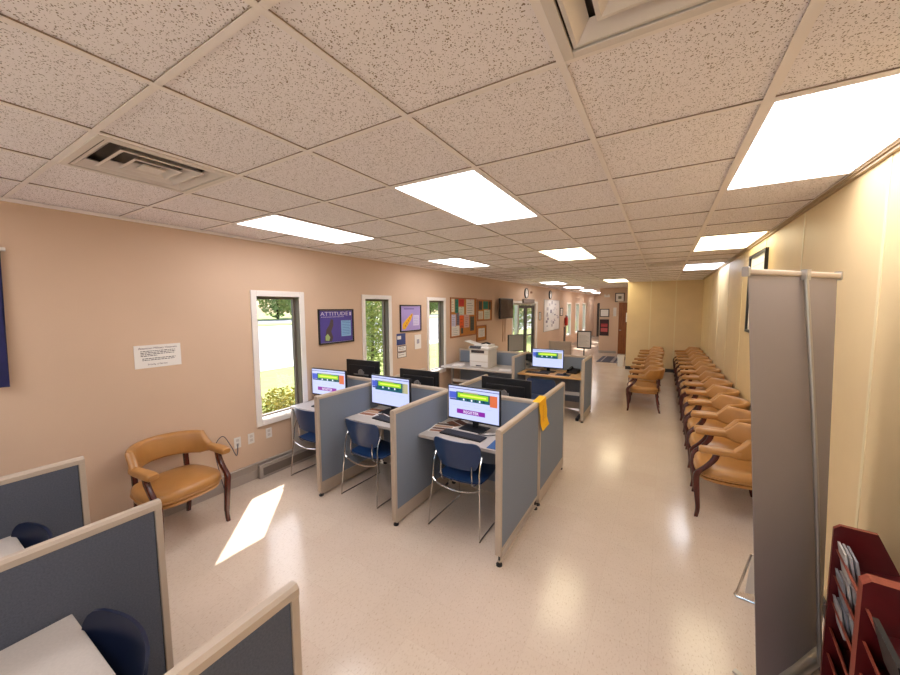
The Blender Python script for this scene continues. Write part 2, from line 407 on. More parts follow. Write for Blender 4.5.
# dark storefront at the corridor end
d3 = thing('door_3', None, None, (XL+.25, YE, 0), kind='structure')
bm = nb()
for x in (0, .45, .95, 1.3): box(bm, x-.035, x+.035, -.07, -.002, 0, 2.15)
for z in (0, .9, 2.1): box(bm, 0, 1.3, -.06, -.002, z, z+.08)
link('door_frame', bm, M['bronze'], d3)
bm = nb(); box(bm, .03, 1.27, -.03, -.02, .08, 2.1); link('door_glass', bm, mat('smoked_glass', (70, 72, 70), .1), d3)

# ------------------------------------------------------------------ outside
def ground(name, x0, x1, m, z=-.15):
    return struct(name, B(x0, x1, -60, 120, z-.2, z), m)
M['lawn'] = mat('lawn', (138, 152, 74), .9, var=.25, vscale=3)
M['road'] = mat('road', (128, 127, 130), .9, var=.06, vscale=2)
M['walk'] = mat('concrete', (190, 184, 176), .9, var=.04, vscale=2)
struct('added_apron_ground', B(XL-T, 40, -60, YN-.1, -.3, -.05), M['walk']); ground('lawn_ground', -11.3, XL-T, M['lawn']); ground('sidewalk_ground', -12.8, -11.3, M['walk'], -.13)  # concrete apron is added, unseen, to bounce sunlight in through the near glazing
ground('road_ground', -42, -12.8, M['road'], -.2); ground('verge_ground', -48, -42, M['lawn'], -.14)
ground('road_ground.001', -62, -48, M['road'], -.2); ground('field_ground', -140, -62, M['lawn'], -.14)
def leaf_mat(name, a, b):
    m = wood_mat(name, a, b, .6, (3, 3, 3)); return m
LM = leaf_mat('shrub_leaves', (120, 138, 50), (186, 168, 70)); LM2 = leaf_mat('tree_leaves', (116, 140, 66), (172, 184, 110)); M['bark'] = mat('bark', (84, 68, 54), .9)
def leafball(bm, c, r, n, s):
    for _ in range(n):
        d = Vector((random.gauss(0, 1), random.gauss(0, 1), random.gauss(0, 1))).normalized()
        p = Vector(c)+Vector((d.x*r[0], d.y*r[1], d.z*r[2]))*(random.random()**.4)
        q = Matrix.Rotation(random.random()*6.28, 3, Vector((random.random()-.5, random.random()-.5, random.random()-.5)).normalized())
        k = s*(.6+.8*random.random())
        bm.faces.new([bm.verts.new(p+q @ Vector(v)*k) for v in ((-.5, 0, 0), (0, -.28, .05), (.5, 0, 0), (0, .28, .05))])
for k, (x, y, h) in enumerate([(-5.3, 2.7, .72), (-5.25, 3.5, .75), (-5.3, 4.3, .75), (-5.4, 1.9, .7)]):
    t = thing('shrub', ['low yellow-green shrub outside the first window, seen lower left in the pane', 'low yellow-green shrub outside the first window, middle of the bed', 'low shrub farther along the bed toward the second window', 'low shrub at the near end of the bed, before the first window'][k], 'shrub', (x, y, -.15), group='shrubs outside the first window')
    bm = nb(); leafball(bm, (0, 0, h*.62), (.4, .4, h*.48), 2600, .055); link('foliage', bm, LM, t, 'keep')
    bm = nb()
    for q in range(5): tube(bm, [(0, 0, 0), (random.uniform(-.2, .2), random.uniform(-.2, .2), h*.6)], .01, 5)
    link('stem', bm, M['bark'], t)
def tree(x, y, h, r, label, n=3500, s=.3, trunk=.12, grp=None):
    t = thing('tree', label, 'tree', (x, y, -.15), group=grp)
    bm = nb(); tube(bm, [(0, 0, 0), (.05, .05, h*.5), (0, 0, h*.8)], [trunk, trunk*.7, trunk*.3], 8); link('trunk', bm, M['bark'], t, True)
    bm = nb(); leafball(bm, (0, 0, h*.52), (r, r, h*.5), n, s); link('foliage', bm, LM2, t, 'keep')
tree(-7.2, 7.6, 3.4, 1.0, 'bushy small tree on the lawn outside the second window', 9000, .09, .05)
tree(-9.5, 24, 5.5, 2.6, 'broad yellow-green tree outside the entrance door', 9000, .18, .12)
for k in range(11):
    tree(-66-(k%2)*5, 8+k*9+random.uniform(-1, 1), random.uniform(8, 12), 4.3, 'tall leafy tree in the line across the road', 2600, .75, .25, 'trees across the road')

# ------------------------------------------------------------------ ceiling lights and vents
diff = {'w': diffuser_mat('warm_white_diffuser', (250, 249, 253), PANEL_LIGHT), 'y': diffuser_mat('yellowed_diffuser', (255, 240, 200), PANEL_LIGHT*.8), 'c': diffuser_mat('cool_white_diffuser', (232, 240, 255), PANEL_LIGHT)}
def troffer(i, j, kind, label, group='recessed ceiling lights'):
    x, y = GX+G*(i+.5), GY+G*(j+1)
    t = thing('ceiling_light', label, 'ceiling light', (x, y, CEIL), group=group)
    bm = nb(); hw, hl = G/2-.012, G-.012; f = .014
    for a in ((-hw, -hw+f, -hl, hl), (hw-f, hw, -hl, hl), (-hw+f, hw-f, -hl, -hl+f), (-hw+f, hw-f, hl-f, hl)): box(bm, *a, -.002, .0085)
    link('frame', bm, M['tbar'], t)
    link('diffuser', B(-hw+f, hw-f, -hl+f, hl-f, -.003, .0085), diff[kind], t)
for i, j, k, lab in [(-2, 2, 'w', 'white recessed ceiling light over the carrels, second from the left in the nearest row'), (-5, 2, 'w', 'narrow-looking recessed ceiling light nearest the salmon wall above the first window'),
        (1, 2, 'w', 'large bright recessed ceiling light at the cream wall above the grey banner'), (-2, 7, 'y', 'yellowish recessed ceiling light above the desk with the wood top'),
        (-5, 7, 'w', 'recessed white ceiling light beside the salmon wall near the bulletin boards'), (1, 7, 'y', 'yellow-tinted recessed ceiling light by the framed picture on the cream wall'),
        (1, 12, 'c', 'bluish-white recessed ceiling light at the cream wall over the chair row'), (-2, 17, 'y', 'small far yellowish ceiling light just left of the cream end wall'),
        (-5, 17, 'w', 'ceiling light above the wall clocks'), (-5, 22, 'w', 'ceiling light beyond the white notice board'), (-5, 27, 'w', 'farthest ceiling light over the corridor')]:
    troffer(i, j, k, lab)
for i, j, lab in ((-5, -3, 'added unseen ceiling light behind the camera by the salmon wall'), (-2, -3, 'added unseen ceiling light behind the camera in mid room'), (1, -3, 'added unseen ceiling light behind the camera by the cream wall'), (-5, 32, 'recessed ceiling light deep in the corridor'), (-5, 37, 'last recessed ceiling light at the corridor end')): troffer(i, j, 'w', lab, 'ceiling lights out of view')  # lights behind the camera are unseen, added to fill the room
M['ventw'] = mat('white_vent_metal', (226, 216, 208), .35, .1); M['ventd'] = mat('vent_throat', (90, 80, 72), .6)
def vent(i, j, label, step):
    x, y = GX+G*(i+.5), GY+G*(j+.5)
    t = thing('ceiling_vent', label, 'vent', (x, y, CEIL), group='ceiling air vents')
    h = G/2-.012
    bm = nb(); f = .03
    for a in ((-h, -h+f, -h, h), (h-f, h, -h, h), (-h+f, h-f, -h, -h+f), (-h+f, h-f, h-f, h)): box(bm, *a, -.008, .003, 0, .002)
    link('frame', bm, M['ventw'], t)
    link('throat', B(-h+.002, h-.002, -h+.002, h-.002, .06, .09), M['ventd'], t)
    bm = nb()
    for a in ((-h, -h+.004, -h, h), (h-.004, h, -h, h), (-h, h, -h, -h+.004), (-h, h, h-.004, h)): box(bm, *a, .003, .06)
    link('collar', bm, M['ventw'], t)
    # nested sloping square cones
    for q in range(3):
        o = h-f-.006-q*.075
        inn = o-.05
        bm = nb()
        rings = [[(o, o, -.004), (-o, o, -.004), (-o, -o, -.004), (o, -o, -.004)], [(o-.012, o-.012, -.006), (-o+.012, o-.012, -.006), (-o+.012, -o+.012, -.006), (o-.012, -o+.012, -.006)],
                 [(inn, inn, .03), (-inn, inn, .03), (-inn, -inn, .03), (inn, -inn, .03)], [(inn+.004, inn+.004, .034), (-inn-.004, inn+.004, .034), (-inn-.004, -inn-.004, .034), (inn+.004, -inn-.004, .034)]]
        # louvre drops from the outer edge inward
        loft(bm, rings, False, 0, True); link('louvre', bm, M['ventw'], t)
    link('centre_plate', B(-.05, .05, -.05, .05, -.006, 0), M['ventw'], t)
vent(-4, 0, 'square four-way air vent in the near left ceiling', .05)
vent(0, 0, 'square air vent at the top edge of the picture, cut by the frame', .05)
vent(0, 11, 'small dark-slotted air vent in front of the cream end wall', .05)
vent(-4, 10, 'thin-looking air vent above the bulletin boards side', .05)

# ------------------------------------------------------------------ partitions
def panel(x0, y0, x1, y1, h, label, base='solid', fab='fabric', ends=(1, 1), group='cubicle partition panels', t=.046):
    L = math.hypot(x1-x0, y1-y0); a = math.atan2(y1-y0, x1-x0)
    o = thing('partition_panel', label, 'partition', (x0, y0, 0), a, group=group)
    ht = t/2; kb = .15 if base == 'solid' else .14
    bm = nb(); rings = []
    pr = [(-ht, h-.036), (-ht, h-.012), (-ht+.01, h), (ht-.01, h), (ht, h-.012), (ht, h-.036)]
    loft(bm, [[(xx, yy, zz) for yy, zz in pr] for xx in (0, L)])
    link('top_rail', bm, M['beige'], o)
    for k, xx in enumerate((0, L-.028)):
        if ends[k]: link('end_post', box(nb(), xx, xx+.028, -ht-.001, ht+.001, .05 if base == 'solid' else .09, h-.036, 0, .004), M['beige'], o)
    link('fabric_infill', box(nb(), .032, L-.032, -ht+.004, ht-.004, kb, h-.036), M[fab], o)
    link('core', box(nb(), .027, L-.027, -ht+.009, ht-.009, kb, h-.037), M['black'], o)
    if base == 'solid':
        link('base_raceway', box(nb(), .02, L-.01, -ht+.002, ht-.002, .025, kb, 0, .004), M['beige'], o)
    else:
        bm = nb(); box(bm, .01, L-.01, -ht+.004, ht-.004, kb-.03, kb); box(bm, .02, L-.02, -.012, .012, .028, .042)
        link('base_rail', bm, M['beige'], o)
    for xx in (.03, L-.03):
        bm = nb(); tube(bm, [(xx, 0, .0), (xx, 0, .012)], .024, 10); tube(bm, [(xx, 0, .01), (xx, 0, .12)], .008, 8)
        link('foot_glide', bm, M['black'], o, True)
    return o
PX = (-2.965, -1.975, -.985); H = 1.05; SY = 3.27
names = ['by the window desk', 'between the two open carrels', '']
panel(PX[0], 2.32, PX[0], SY-.03, H, 'side panel between the window desk and the middle computer carrel', group='carrel panels with blue chairs')
panel(PX[1], 2.32, PX[1], SY-.03, H, 'side panel between the two middle blue-chair carrels, beige base', group='carrel panels with blue chairs')
panel(PX[2], 2.32, PX[2], SY-.02, H, 'outer grey panel by the aisle, gap under its base, nearer half', 'open', group='carrel panels with blue chairs')
panel(PX[2], SY, PX[2], 4.24, H, 'outer grey panel by the aisle, solid beige base, farther half', group='carrel panels with blue chairs')
panel(XL+.03, SY, PX[0]-.03, SY, H, 'back panel behind the window carrel monitor', group='carrel spine panels')
panel(PX[0]+.03, SY, PX[1]-.03, SY, H, 'back panel behind the middle carrel monitor', group='carrel spine panels')
panel(PX[1]+.03, SY, PX[2]-.03, SY, H, 'back panel behind the aisle carrel monitor', group='carrel spine panels')
panel(PX[0], SY+.03, PX[0], 4.24, H, 'far-side panel running back from the window carrels', group='far side carrel panels')
panel(PX[1], SY+.03, PX[1], 4.24, H, 'far-side panel running back from the aisle carrels', group='far side carrel panels')
# near group, seen from behind
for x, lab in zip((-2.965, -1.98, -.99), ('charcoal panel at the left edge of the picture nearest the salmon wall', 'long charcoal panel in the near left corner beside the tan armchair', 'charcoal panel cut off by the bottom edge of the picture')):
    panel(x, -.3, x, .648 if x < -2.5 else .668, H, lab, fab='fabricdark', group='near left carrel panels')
for x0, x1, lab in ((-3.88, -2.98, 'near carrel back panel by the wall'), (-2.92, -2.01, 'near carrel back panel in the middle'), (-1.95, -1.02, 'near carrel back panel by the aisle')):
    panel(x0, -.33, x1, -.33, H, lab, fab='fabricdark', group='near carrel back panels out of view')

# ------------------------------------------------------------------ desks
def desk(x0, x1, y0, y1, label, top='lamgrey', z=.74, legs='cantilever', group='carrel desks', front=-1):
    o = thing('desk', label, 'desk', ((x0+x1)/2, (y0+y1)/2, 0), group=group)
    a, b = (x1-x0)/2, (y1-y0)/2
    link('desktop', box(nb(), -a, a, -b, b, z-.03, z, 0, .004), M[top], o)
    if legs == 'cantilever':
        for s in (-1, 1):
            bm = nb(); loft(bm, [[(s*(a-.02)-.01, -front*b*.95, z-.03), (s*(a-.02)-.01, front*b*.6, z-.03), (s*(a-.02)-.01, -front*b*.95, z-.2)], [(s*(a-.02)+.01, -front*b*.95, z-.03), (s*(a-.02)+.01, front*b*.6, z-.03), (s*(a-.02)+.01, -front*b*.95, z-.2)]])
            link('bracket', bm, M['black'], o)
    elif legs == 'panel':
        for s in (-1, 1): link('side_support', box(nb(), s*(a-.015)-.015, s*(a-.015)+.015, -b+.01, b-.01, 0, z-.03), M['lamgrey'], o)
        link('modesty_panel', box(nb(), -a+.03, a-.03, b-.12, b-.1, .15, z-.03), M['fabric'], o)
    else:
        for s in (-1, 1):
            bm = nb(); xx = s*(a-.06)
            box(bm, xx-.02, xx+.02, -.03, .03, .05, z-.03, 0, .004)
            link('leg', bm, M['alu'], o)
            bm = nb(); box(bm, xx-.025, xx+.025, -b+.02, b-.04, 0.0, .05, 0, .01); link('foot', bm, M['black'], o)
        link('cross_bar', box(nb(), -a+.08, a-.08, -.012, .012, .36, .42), M['white'], o)
    return o
desk(PX[1]+.03, PX[2]-.03, 2.66, SY-.03, 'grey laminate desk of the aisle carrel', )
desk(PX[0]+.03, PX[1]-.03, 2.66, SY-.03, 'grey laminate desk of the middle carrel')
desk(XL+.04, PX[0]-.03, 2.66, SY-.03, 'pale desk of the carrel beside the first window', legs='panel')
for x0, x1, lab in ((XL+.04, PX[0]-.03, 'far-side desk by the wall'), (PX[0]+.03, PX[1]-.03, 'far-side desk in the middle'), (PX[1]+.03, PX[2]-.03, 'far-side desk by the aisle')):
    desk(x0, x1, SY+.03, 3.88, lab+' behind the carrel back panels', group='far side desks', front=1)
desk(-1.95, -1.02, -.3, .355, 'grey desk in the near left corner with a navy chair behind it', front=1, group='near left desks')
desk(-2.92, -2.01, -.3, .355, 'grey desk at the left edge of the picture', front=1, group='near left desks')

# ------------------------------------------------------------------ blue sled chair
def make_blue(label, group):
    o = thing('stacking_chair', label, 'chair', group=group)
    # seat shell
    bm = nb(); rings = []
    for yy, wd, zz in ((-.215, .36, .425), (-.20, .40, .445), (-.1, .44, .45), (.05, .44, .435), (.17, .42, .43), (.215, .38, .445)):
        up = [(-wd/2+wd*k/8, yy, zz+.02*abs(k/4-1)**2.5) for k in range(9)]
        rings.append(up+[(p[0], p[1], p[2]-.012) for p in up[::-1]])
    loft(bm, rings); link('seat', bm, M['blue'], o, True)
    # back shell: wide top with rounded corners, narrower bottom
    bm = nb(); rings = []
    for zz, wd in ((.555, .30), (.565, .345), (.60, .385), (.66, .43), (.72, .455), (.765, .455), (.79, .435), (.805, .40), (.812, .34)):
        yy0 = .225+(zz-.55)*.22
        pts = [(wd/2*(-1+k/6), yy0-.055*(abs(k/6-1)*wd/.46)**2) for k in range(13)]
        rings.append([(a, b, zz) for a, b in pts]+[(a, b+.011, zz) for a, b in pts[::-1]])
    loft(bm, rings); link('backrest', bm, M['blue'], o, True)
    for s in (-1, 1):
        bm = nb()
        tube(bm, smooth_path([(s*.222, .185, .68), (s*.225, .235, .58), (s*.232, .25, .42), (s*.25, .285, .05), (s*.252, .28, .008), (s*.252, .25, .007), (s*.25, 0, .007), (s*.25, -.24, .007), (s*.248, -.27, .012), (s*.245, -.265, .05), (s*.225, -.2, .42)], 4), .0068, 8)
        link('leg', bm, M['chrome'], o, True)
        bm = nb(); tube(bm, smooth_path([(s*.15, .232, .6), (s*.152, .235, .5), (s*.15, .2, .415), (s*.15, 0, .415), (s*.15, -.18, .42)], 4), .006, 6); link('seat_strut', bm, M['chrome'], o, True)
    bm = nb(); tube(bm, smooth_path([(-.232, .248, .43), (-.17, .262, .395), (0, .272, .375), (.17, .262, .395), (.232, .248, .43)], 5), .007, 8)
    link('cross_bar', bm, M['chrome'], o, True)
    bm = nb(); tube(bm, [(-.228, -.19, .42), (.228, -.19, .42)], .006, 6); link('front_bar', bm, M['chrome'], o, True)
    return o
g = 'blue stacking chairs'
bc = make_blue('blue plastic stacking chair in the carrel by the aisle', g); bc.location = (-1.475, 2.79, 0); bc.rotation_euler = (0, 0, PI)
copy_thing(bc, (-2.54, 2.75, 0), PI-.03, 'blue plastic stacking chair in the middle carrel')
copy_thing(bc, (-3.37, 2.75, 0), PI, 'blue plastic stacking chair at the desk under the first window')
copy_thing(bc, (-1.62, 5.72, 0), PI, 'blue plastic stacking chair at the desk with the wood-colored top')
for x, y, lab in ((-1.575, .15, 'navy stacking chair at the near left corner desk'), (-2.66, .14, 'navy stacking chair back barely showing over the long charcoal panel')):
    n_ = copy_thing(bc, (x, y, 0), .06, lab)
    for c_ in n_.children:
        if c_.name.startswith(('seat', 'backrest')) and 'strut' not in c_.name: c_.data = c_.data.copy(); c_.data.materials[0] = M['navyshade']  # near chairs get darker plastic, standing in for the shade on them

# ------------------------------------------------------------------ tan armchairs
def make_arm(label, group):
    o = thing('armchair', label, 'armchair', group=group)
    def outline(sx, sy, k=0):
        pts = []
        for a in range(32):
            t = 2*PI*a/32; c_, s_ = math.cos(t), math.sin(t)
            e = .55
            x = sx*math.copysign(abs(c_)**e, c_); y = sy*math.copysign(abs(s_)**e, s_)
            if y < 0: y -= .02*(1-(x/sx)**2); x *= 1.0+.03*(-y/sy)
            pts.append((x*(1-.08*max(0, y)/sy), y))
        return pts
    bm = nb(); rings = []
    for zz, k in ((.375, .9), (.385, .97), (.41, 1.0), (.435, 1.0), (.455, .975), (.467, .92), (.474, .8), (.478, .5), (.479, .15)):
        rings.append([(x*k, y*k-.0, zz) for x, y in outline(.284, .262)])
    loft(bm, rings); link('seat_cushion', bm, M['tan'], o, True)
    bm = nb(); loft(bm, [[(x*k, y*k, zz) for x, y in outline(.284, .262)] for zz, k in ((.345, .86), (.35, .95), (.374, .97), (.38, .94))]); link('seat_rail', bm, M['tan'], o, True)
    bm = nb(); tube(bm, [(x*1.004, y*1.004, .4) for x, y in outline(.284, .262)], .005, 6, 0, True); link('piping', bm, M['tan'], o, True)
    # wrap-around back band
    bm = nb(); st = []
    N = 22
    for k in range(N+1):
        t = -1+2*k/N; ang = t*1.32
        x = .288*math.sin(ang)/math.sin(1.32)*(1 if abs(t) < .8 else 1); y = -.02+.30*(math.cos(ang)-math.cos(1.32))/(1-math.cos(1.32))
        e = max(0, (abs(t)-.80)/.20); e = e*e*(3-2*e)
        hh = .205*(1-e)+.075*e; zc = .695*(1-e)+.652*e
        tx = math.cos(ang); ty = -math.sin(ang)
        nrm = Vector((math.sin(ang), math.cos(ang), 0)).normalized()
        lean = .2*(1-e)
        up_ = (Vector((0, 0, 1))+nrm*lean)
        st.append(((x+nrm.x*.0, y+nrm.y*.0, zc), nrm, up_, .062, hh))
    sweep(bm, st, .03, 4); link('backrest', bm, M['tan'], o, True)
    for s in (-1, 1):
        bm = nb(); st = []
        for y, x, z, ww, hh in ((.03, .286, .653, .06, .06), (-.03, .286, .653, .07, .06), (-.12, .284, .653, .078, .06), (-.2, .282, .652, .084, .058), (-.25, .28, .65, .084, .056), (-.268, .278, .648, .07, .042)):
            st.append(((s*x, y, z), (1, 0, 0), (0, 0, 1), ww, hh))
        sweep(bm, st, .02, 4); link('armrest', bm, M['tan'], o, True)
        bm = nb(); st = []
        for p, ww, dd in zip(smooth_path([(s*.278, -.135, .64), (s*.278, -.15, .575), (s*.277, -.20, .50), (s*.275, -.262, .43), (s*.265, -.275, .36), (s*.262, -.262, .2), (s*.26, -.252, .08), (s*.262, -.262, 0)], 4), [.034]*40, [0]*40):
            zz = p.z; d_ = .05 if zz > .33 else .03+.02*max(0, zz)/.33
            st.append((p, (1, 0, 0), (0, 1, 0), .036 if zz > .1 else .03, d_))
        sweep(bm, st, .006, 2); link('front_leg', bm, M['legwood'], o, True)
        bm = nb(); st = []
        for p in smooth_path([(s*.2, .225, .62), (s*.2, .215, .45), (s*.2, .205, .35), (s*.205, .22, .15), (s*.21, .255, 0)], 3):
            st.append((p, (1, 0, 0), (0, 1, 0), .034 if p.z > .2 else .03, .042 if p.z > .2 else .034))
        sweep(bm, st, .006, 2); link('rear_leg', bm, M['legwood'], o, True)
    return o
ac = make_arm('tan armchair standing alone against the salmon wall beside the near left panels', 'tan armchairs')
ac.location = (-3.575, 1.335, 0); ac.rotation_euler = (0, 0, PI/2+.10)
ords = ['nearest', 'second nearest', 'third nearest', 'fourth', 'fifth', 'sixth', 'seventh', 'eighth', 'ninth', 'tenth', 'eleventh', 'twelfth', 'farthest']
for k in range(13):
    lab = 'tan armchair in the long row along the cream wall, %s%s' % (ords[k], ', half hidden by the banner' if k == 0 else (' of the row' if ords[k].endswith('est') else ' counted from the grey banner'))
    copy_thing(ac, (.615-random.uniform(0, .02), 4.115+.645*k, 0), -PI/2+random.uniform(-.03, .03), lab, 'tan armchairs along the cream wall')
ords2 = ['nearest, its side facing the aisle', 'second nearest', 'third', 'fourth', 'fifth', 'sixth', 'farthest']
for k in range(7):
    copy_thing(ac, (-.27+random.uniform(-.02, .02), 7.56+.655*k, 0), -PI/2+random.uniform(-.06, .06), 'tan armchair in the short row out in the floor, %s' % ords2[k], 'tan armchairs in the short inner row')

# ------------------------------------------------------------------ monitors
def screen_page(bm, w_, h_, mats, reg=True, orange=True, dark_left=True):
    # x,z in 0..1 page coordinates -> local
    def q(x0, x1, z0, z1, c, y): quad(bm, -w_/2+x0*w_, -w_/2+x1*w_, z0*h_, z1*h_, c, y)
    y = -.0004
    q(0, 1, 0, 1, 0, 0)
    q(0, 1, .925, .945, 1, y)
    q(.01, .16, .62, .82, 2, y); q(.16, .83, .56, .84, 3, y) if reg else q(.1, .86, .5, .84, 3, y)
    q(.02, .16, .56, .61, 1, y)
    q(.19, .8, .66, .81, 4, y*2); q(.24, .76, .71, .76, 5, y*3); q(.3, .6, .82, .86, 6, y*2)
    for k in range(7): q(.22+k*.08, .25+k*.08, .58, .64, 7 if k % 2 else 8, y*2)
    q(.83, .97, .5, .84, 9 if orange else 6, y)
    if reg:
        q(.17, .74, .16, .30, 10, y); text_into(bm, 'REGISTER', .04, -w_/2+.46*w_, .187*h_, 7, y=y*4)
    for k in range(4): q(.08+.22*k, .22+.22*k, .40, .405, 11, y)
    for k in range(2): q(.3, .62, .47+.03*k, .473+.03*k, 11, y)
SM = [glow((192, 200, 244)), glow((60, 62, 130)), glow((70, 88, 190)), glow((20, 84, 96)), glow((150, 204, 30)), glow((222, 240, 90)), glow((176, 170, 130)), glow((240, 240, 255)), glow((20, 40, 60)), glow((206, 104, 64)), glow((130, 30, 150)), glow((150, 160, 215))]
def monitor(x, y, rz, label, zt=.74, page='reg', group='computer monitors', zb=.075, w_=.555, h_=.32, tilt=0, back=False):
    o = thing('computer_monitor', label, 'monitor', (x, y, zt), rz, group=group)
    bm = nb(); box(bm, -w_/2-.01, w_/2+.01, -.001, .03, zb, zb+h_+.028, 0, .004); box(bm, -w_/2+.05, w_/2-.05, .028, .05, zb+.03, zb+h_-.04, 0, .01)
    hs = link('housing', bm, M['black'], o)
    sc_ = nb()
    if page in ('reg', 'plain'):
        screen_page(sc_, w_, h_, None, page == 'reg', page == 'reg')
        link('screen', sc_, SM, o, 'keep', loc=(0, -.002, zb+.018))
    else:
        quad(sc_, -w_/2, w_/2, 0, h_, 0); link('screen', sc_, [M['blackgloss'] if page == 'off' else col((150, 146, 140))], o, 'keep', loc=(0, -.002, zb+.018))
    bm = nb(); box(bm, -.03, .03, .045, .065, .01, zb+h_*.55, 0, .003); box(bm, -.05, .05, .048, .058, zb+h_*.4, zb+h_*.62); link('stand_neck', bm, M['alu'] if back else M['black'], o)
    bm = nb(); box(bm, -.13, .13, -.06, .12, 0, .012, 0, .004); link('stand_base', bm, M['black'], o)
    if back:
        bm = nb(); tube(bm, [(0, .05, zb+h_*.62), (0, .075, zb+h_*.62)], .03, 14); box(bm, -.13, .13, .05, .058, zb+h_*.47, zb+h_*.5); link('mount_disc', bm, M['alu'], o)
        bm = nb(); box(bm, -.13, .12, .055, .08, zb+.01, zb+h_*.47, 0, .004); link('mini_computer', bm, M['black'], o)
    return o
monitor(-1.55, 3.02, -.04, 'monitor in the aisle carrel showing a web page with a purple button')
monitor(-2.61, 3.04, -.03, 'monitor in the middle carrel showing a green banner web page', page='plain')
monitor(-3.60, 3.02, .08, 'monitor at the desk beside the first window, web page lit', page='reg')
monitor(-3.52, 3.56, PI+.05, 'black back of the far-side monitor in front of the second window', page='off', zb=.13, back=True)
monitor(-2.57, 3.56, PI+.02, 'black back of the far-side monitor behind the middle carrel', page='off', back=True)
monitor(-1.44, 3.60, PI-.03, 'black back of the far-side monitor with a silver bracket, behind the aisle carrel', page='off', back=True)
# keyboards, pads, papers
def keyboard(x, y, rz, z, label, w_=.44, d=.13):
    o = thing('keyboard', label, 'keyboard', (x, y, z), rz, group='keyboards')
    link('base', box(nb(), -w_/2, w_/2, -d/2, d/2, 0, .014, 0, .003), M['black'], o)
    bm = nb()
    for r in range(5):
        n_ = 15
        for k in range(n_):
            if r == 0 and 3 < k < 10: continue
            xx = -w_/2+.012+k*(w_-.024)/n_; yy = -d/2+.01+r*(d-.02)/5
            box(bm, xx, xx+(w_-.024)/n_-.004, yy, yy+(d-.02)/5-.004, .014, .019)
        if r == 0: box(bm, -w_/2+.012+4*(w_-.024)/n_, -w_/2+.012+10*(w_-.024)/n_-.004, -d/2+.01, -d/2+.01+(d-.02)/5-.004, .014, .019)
    link('keys', bm, M['keys'], o)
    return o
keyboard(-1.56, 2.83, -.05, .74, 'black keyboard on the aisle carrel desk')
keyboard(-2.42, 2.83, -.1, .74, 'black keyboard on the middle carrel desk', .46)
keyboard(-3.4, 2.83, 0, .74, 'black keyboard on the desk beside the first window')
def mouse(x, y, z, label, rz=0):
    o = thing('computer_mouse', label, 'mouse', (x, y, z), rz, group='computer mice')
    bm = nb(); rings = []
    for zz, k in ((0, .92), (.012, 1), (.022, .9), (.03, .65), (.034, .3)):
        rings.append([(.03*k*math.cos(t*PI/8), .05*k*math.sin(t*PI/8), zz) for t in range(16)])
    loft(bm, rings); link('body', bm, M['black'], o, True)
    link('wheel', box(nb(), -.004, .004, .02, .034, .028, .034), M['keys'], o)
def flat(name, x, y, z, w_, d, m, label, cat, rz=0, th=.003, group=None):
    o = link(name, box(nb(), -w_/2, w_/2, -d/2, d/2, 0, th), m, None, False, (x, y, z), rz)
    return tag(o, label, cat, group)
flat('mouse_pad', -1.16, 2.78, .74, .18, .2, col((52, 96, 156)), 'blue mouse pad on the aisle carrel desk', 'mouse pad', .05)
mouse(-1.16, 2.82, .743, 'black mouse on the blue pad in the aisle carrel')
flat('mouse_pad', -2.08, 2.8, .74, .12, .2, col((52, 96, 156)), 'blue mouse pad on the middle carrel desk', 'mouse pad', .05)
def leaflet(x, y, z, rz, label, cols, w_=.216, d=.28):
    bm = nb(); box(bm, -w_/2, w_/2, -d/2, d/2, 0, .002, 0)
    n_ = len(cols)-1
    for k in range(n_):
        v = [(-w_/2+.012, -d/2+.012+k*(d-.02)/n_), (w_/2-.012, -d/2+.012+k*(d-.02)/n_), (w_/2-.012, -d/2+(k+1)*(d-.02)/n_), (-w_/2+.012, -d/2+(k+1)*(d-.02)/n_)]
        f = bm.faces.new([bm.verts.new((a, b, .0025)) for a, b in v]); f.material_index = k+1
    o = link('leaflet', bm, cols, None, 'keep', (x, y, z), rz)
    return tag(o, label, 'leaflet', 'leaflets on the carrel desks')
br = [M['paper'], col((150, 96, 68)), col((104, 66, 50)), col((186, 146, 116)), col((90, 70, 60))]
leaflet(-1.84, 2.93, .74, .2, 'brown and orange leaflet at the left of the aisle carrel desk', br)
leaflet(-1.78, 3.12, .74, -.5, 'brown leaflet partly under the aisle carrel monitor', br[:3], .2, .2)
leaflet(-2.82, 2.98, .74, .1, 'orange-brown leaflet at the left of the middle carrel desk', [M['paper'], br[1], br[3], br[1]])
leaflet(-2.6, 2.96, .743, -.4, 'dark photo leaflet under the middle carrel monitor', [M['paper'], br[4], br[2]], .2, .16)
mouse(-2.72, .1, .74, 'dark mouse on the desk at the left edge of the picture')
bm = nb(); tube(bm, smooth_path([(-1.46, 3.08, .76), (-1.4, 3.0, .748), (-1.45, 2.93, .745), (-1.33, 2.95, .745), (-1.25, 3.05, .748), (-1.12, 3.12, .75)], 6), .003, 6)
tag(link('cable', bm, M['black'], None, True), 'thin black cable looping on the aisle carrel desk', 'cable')
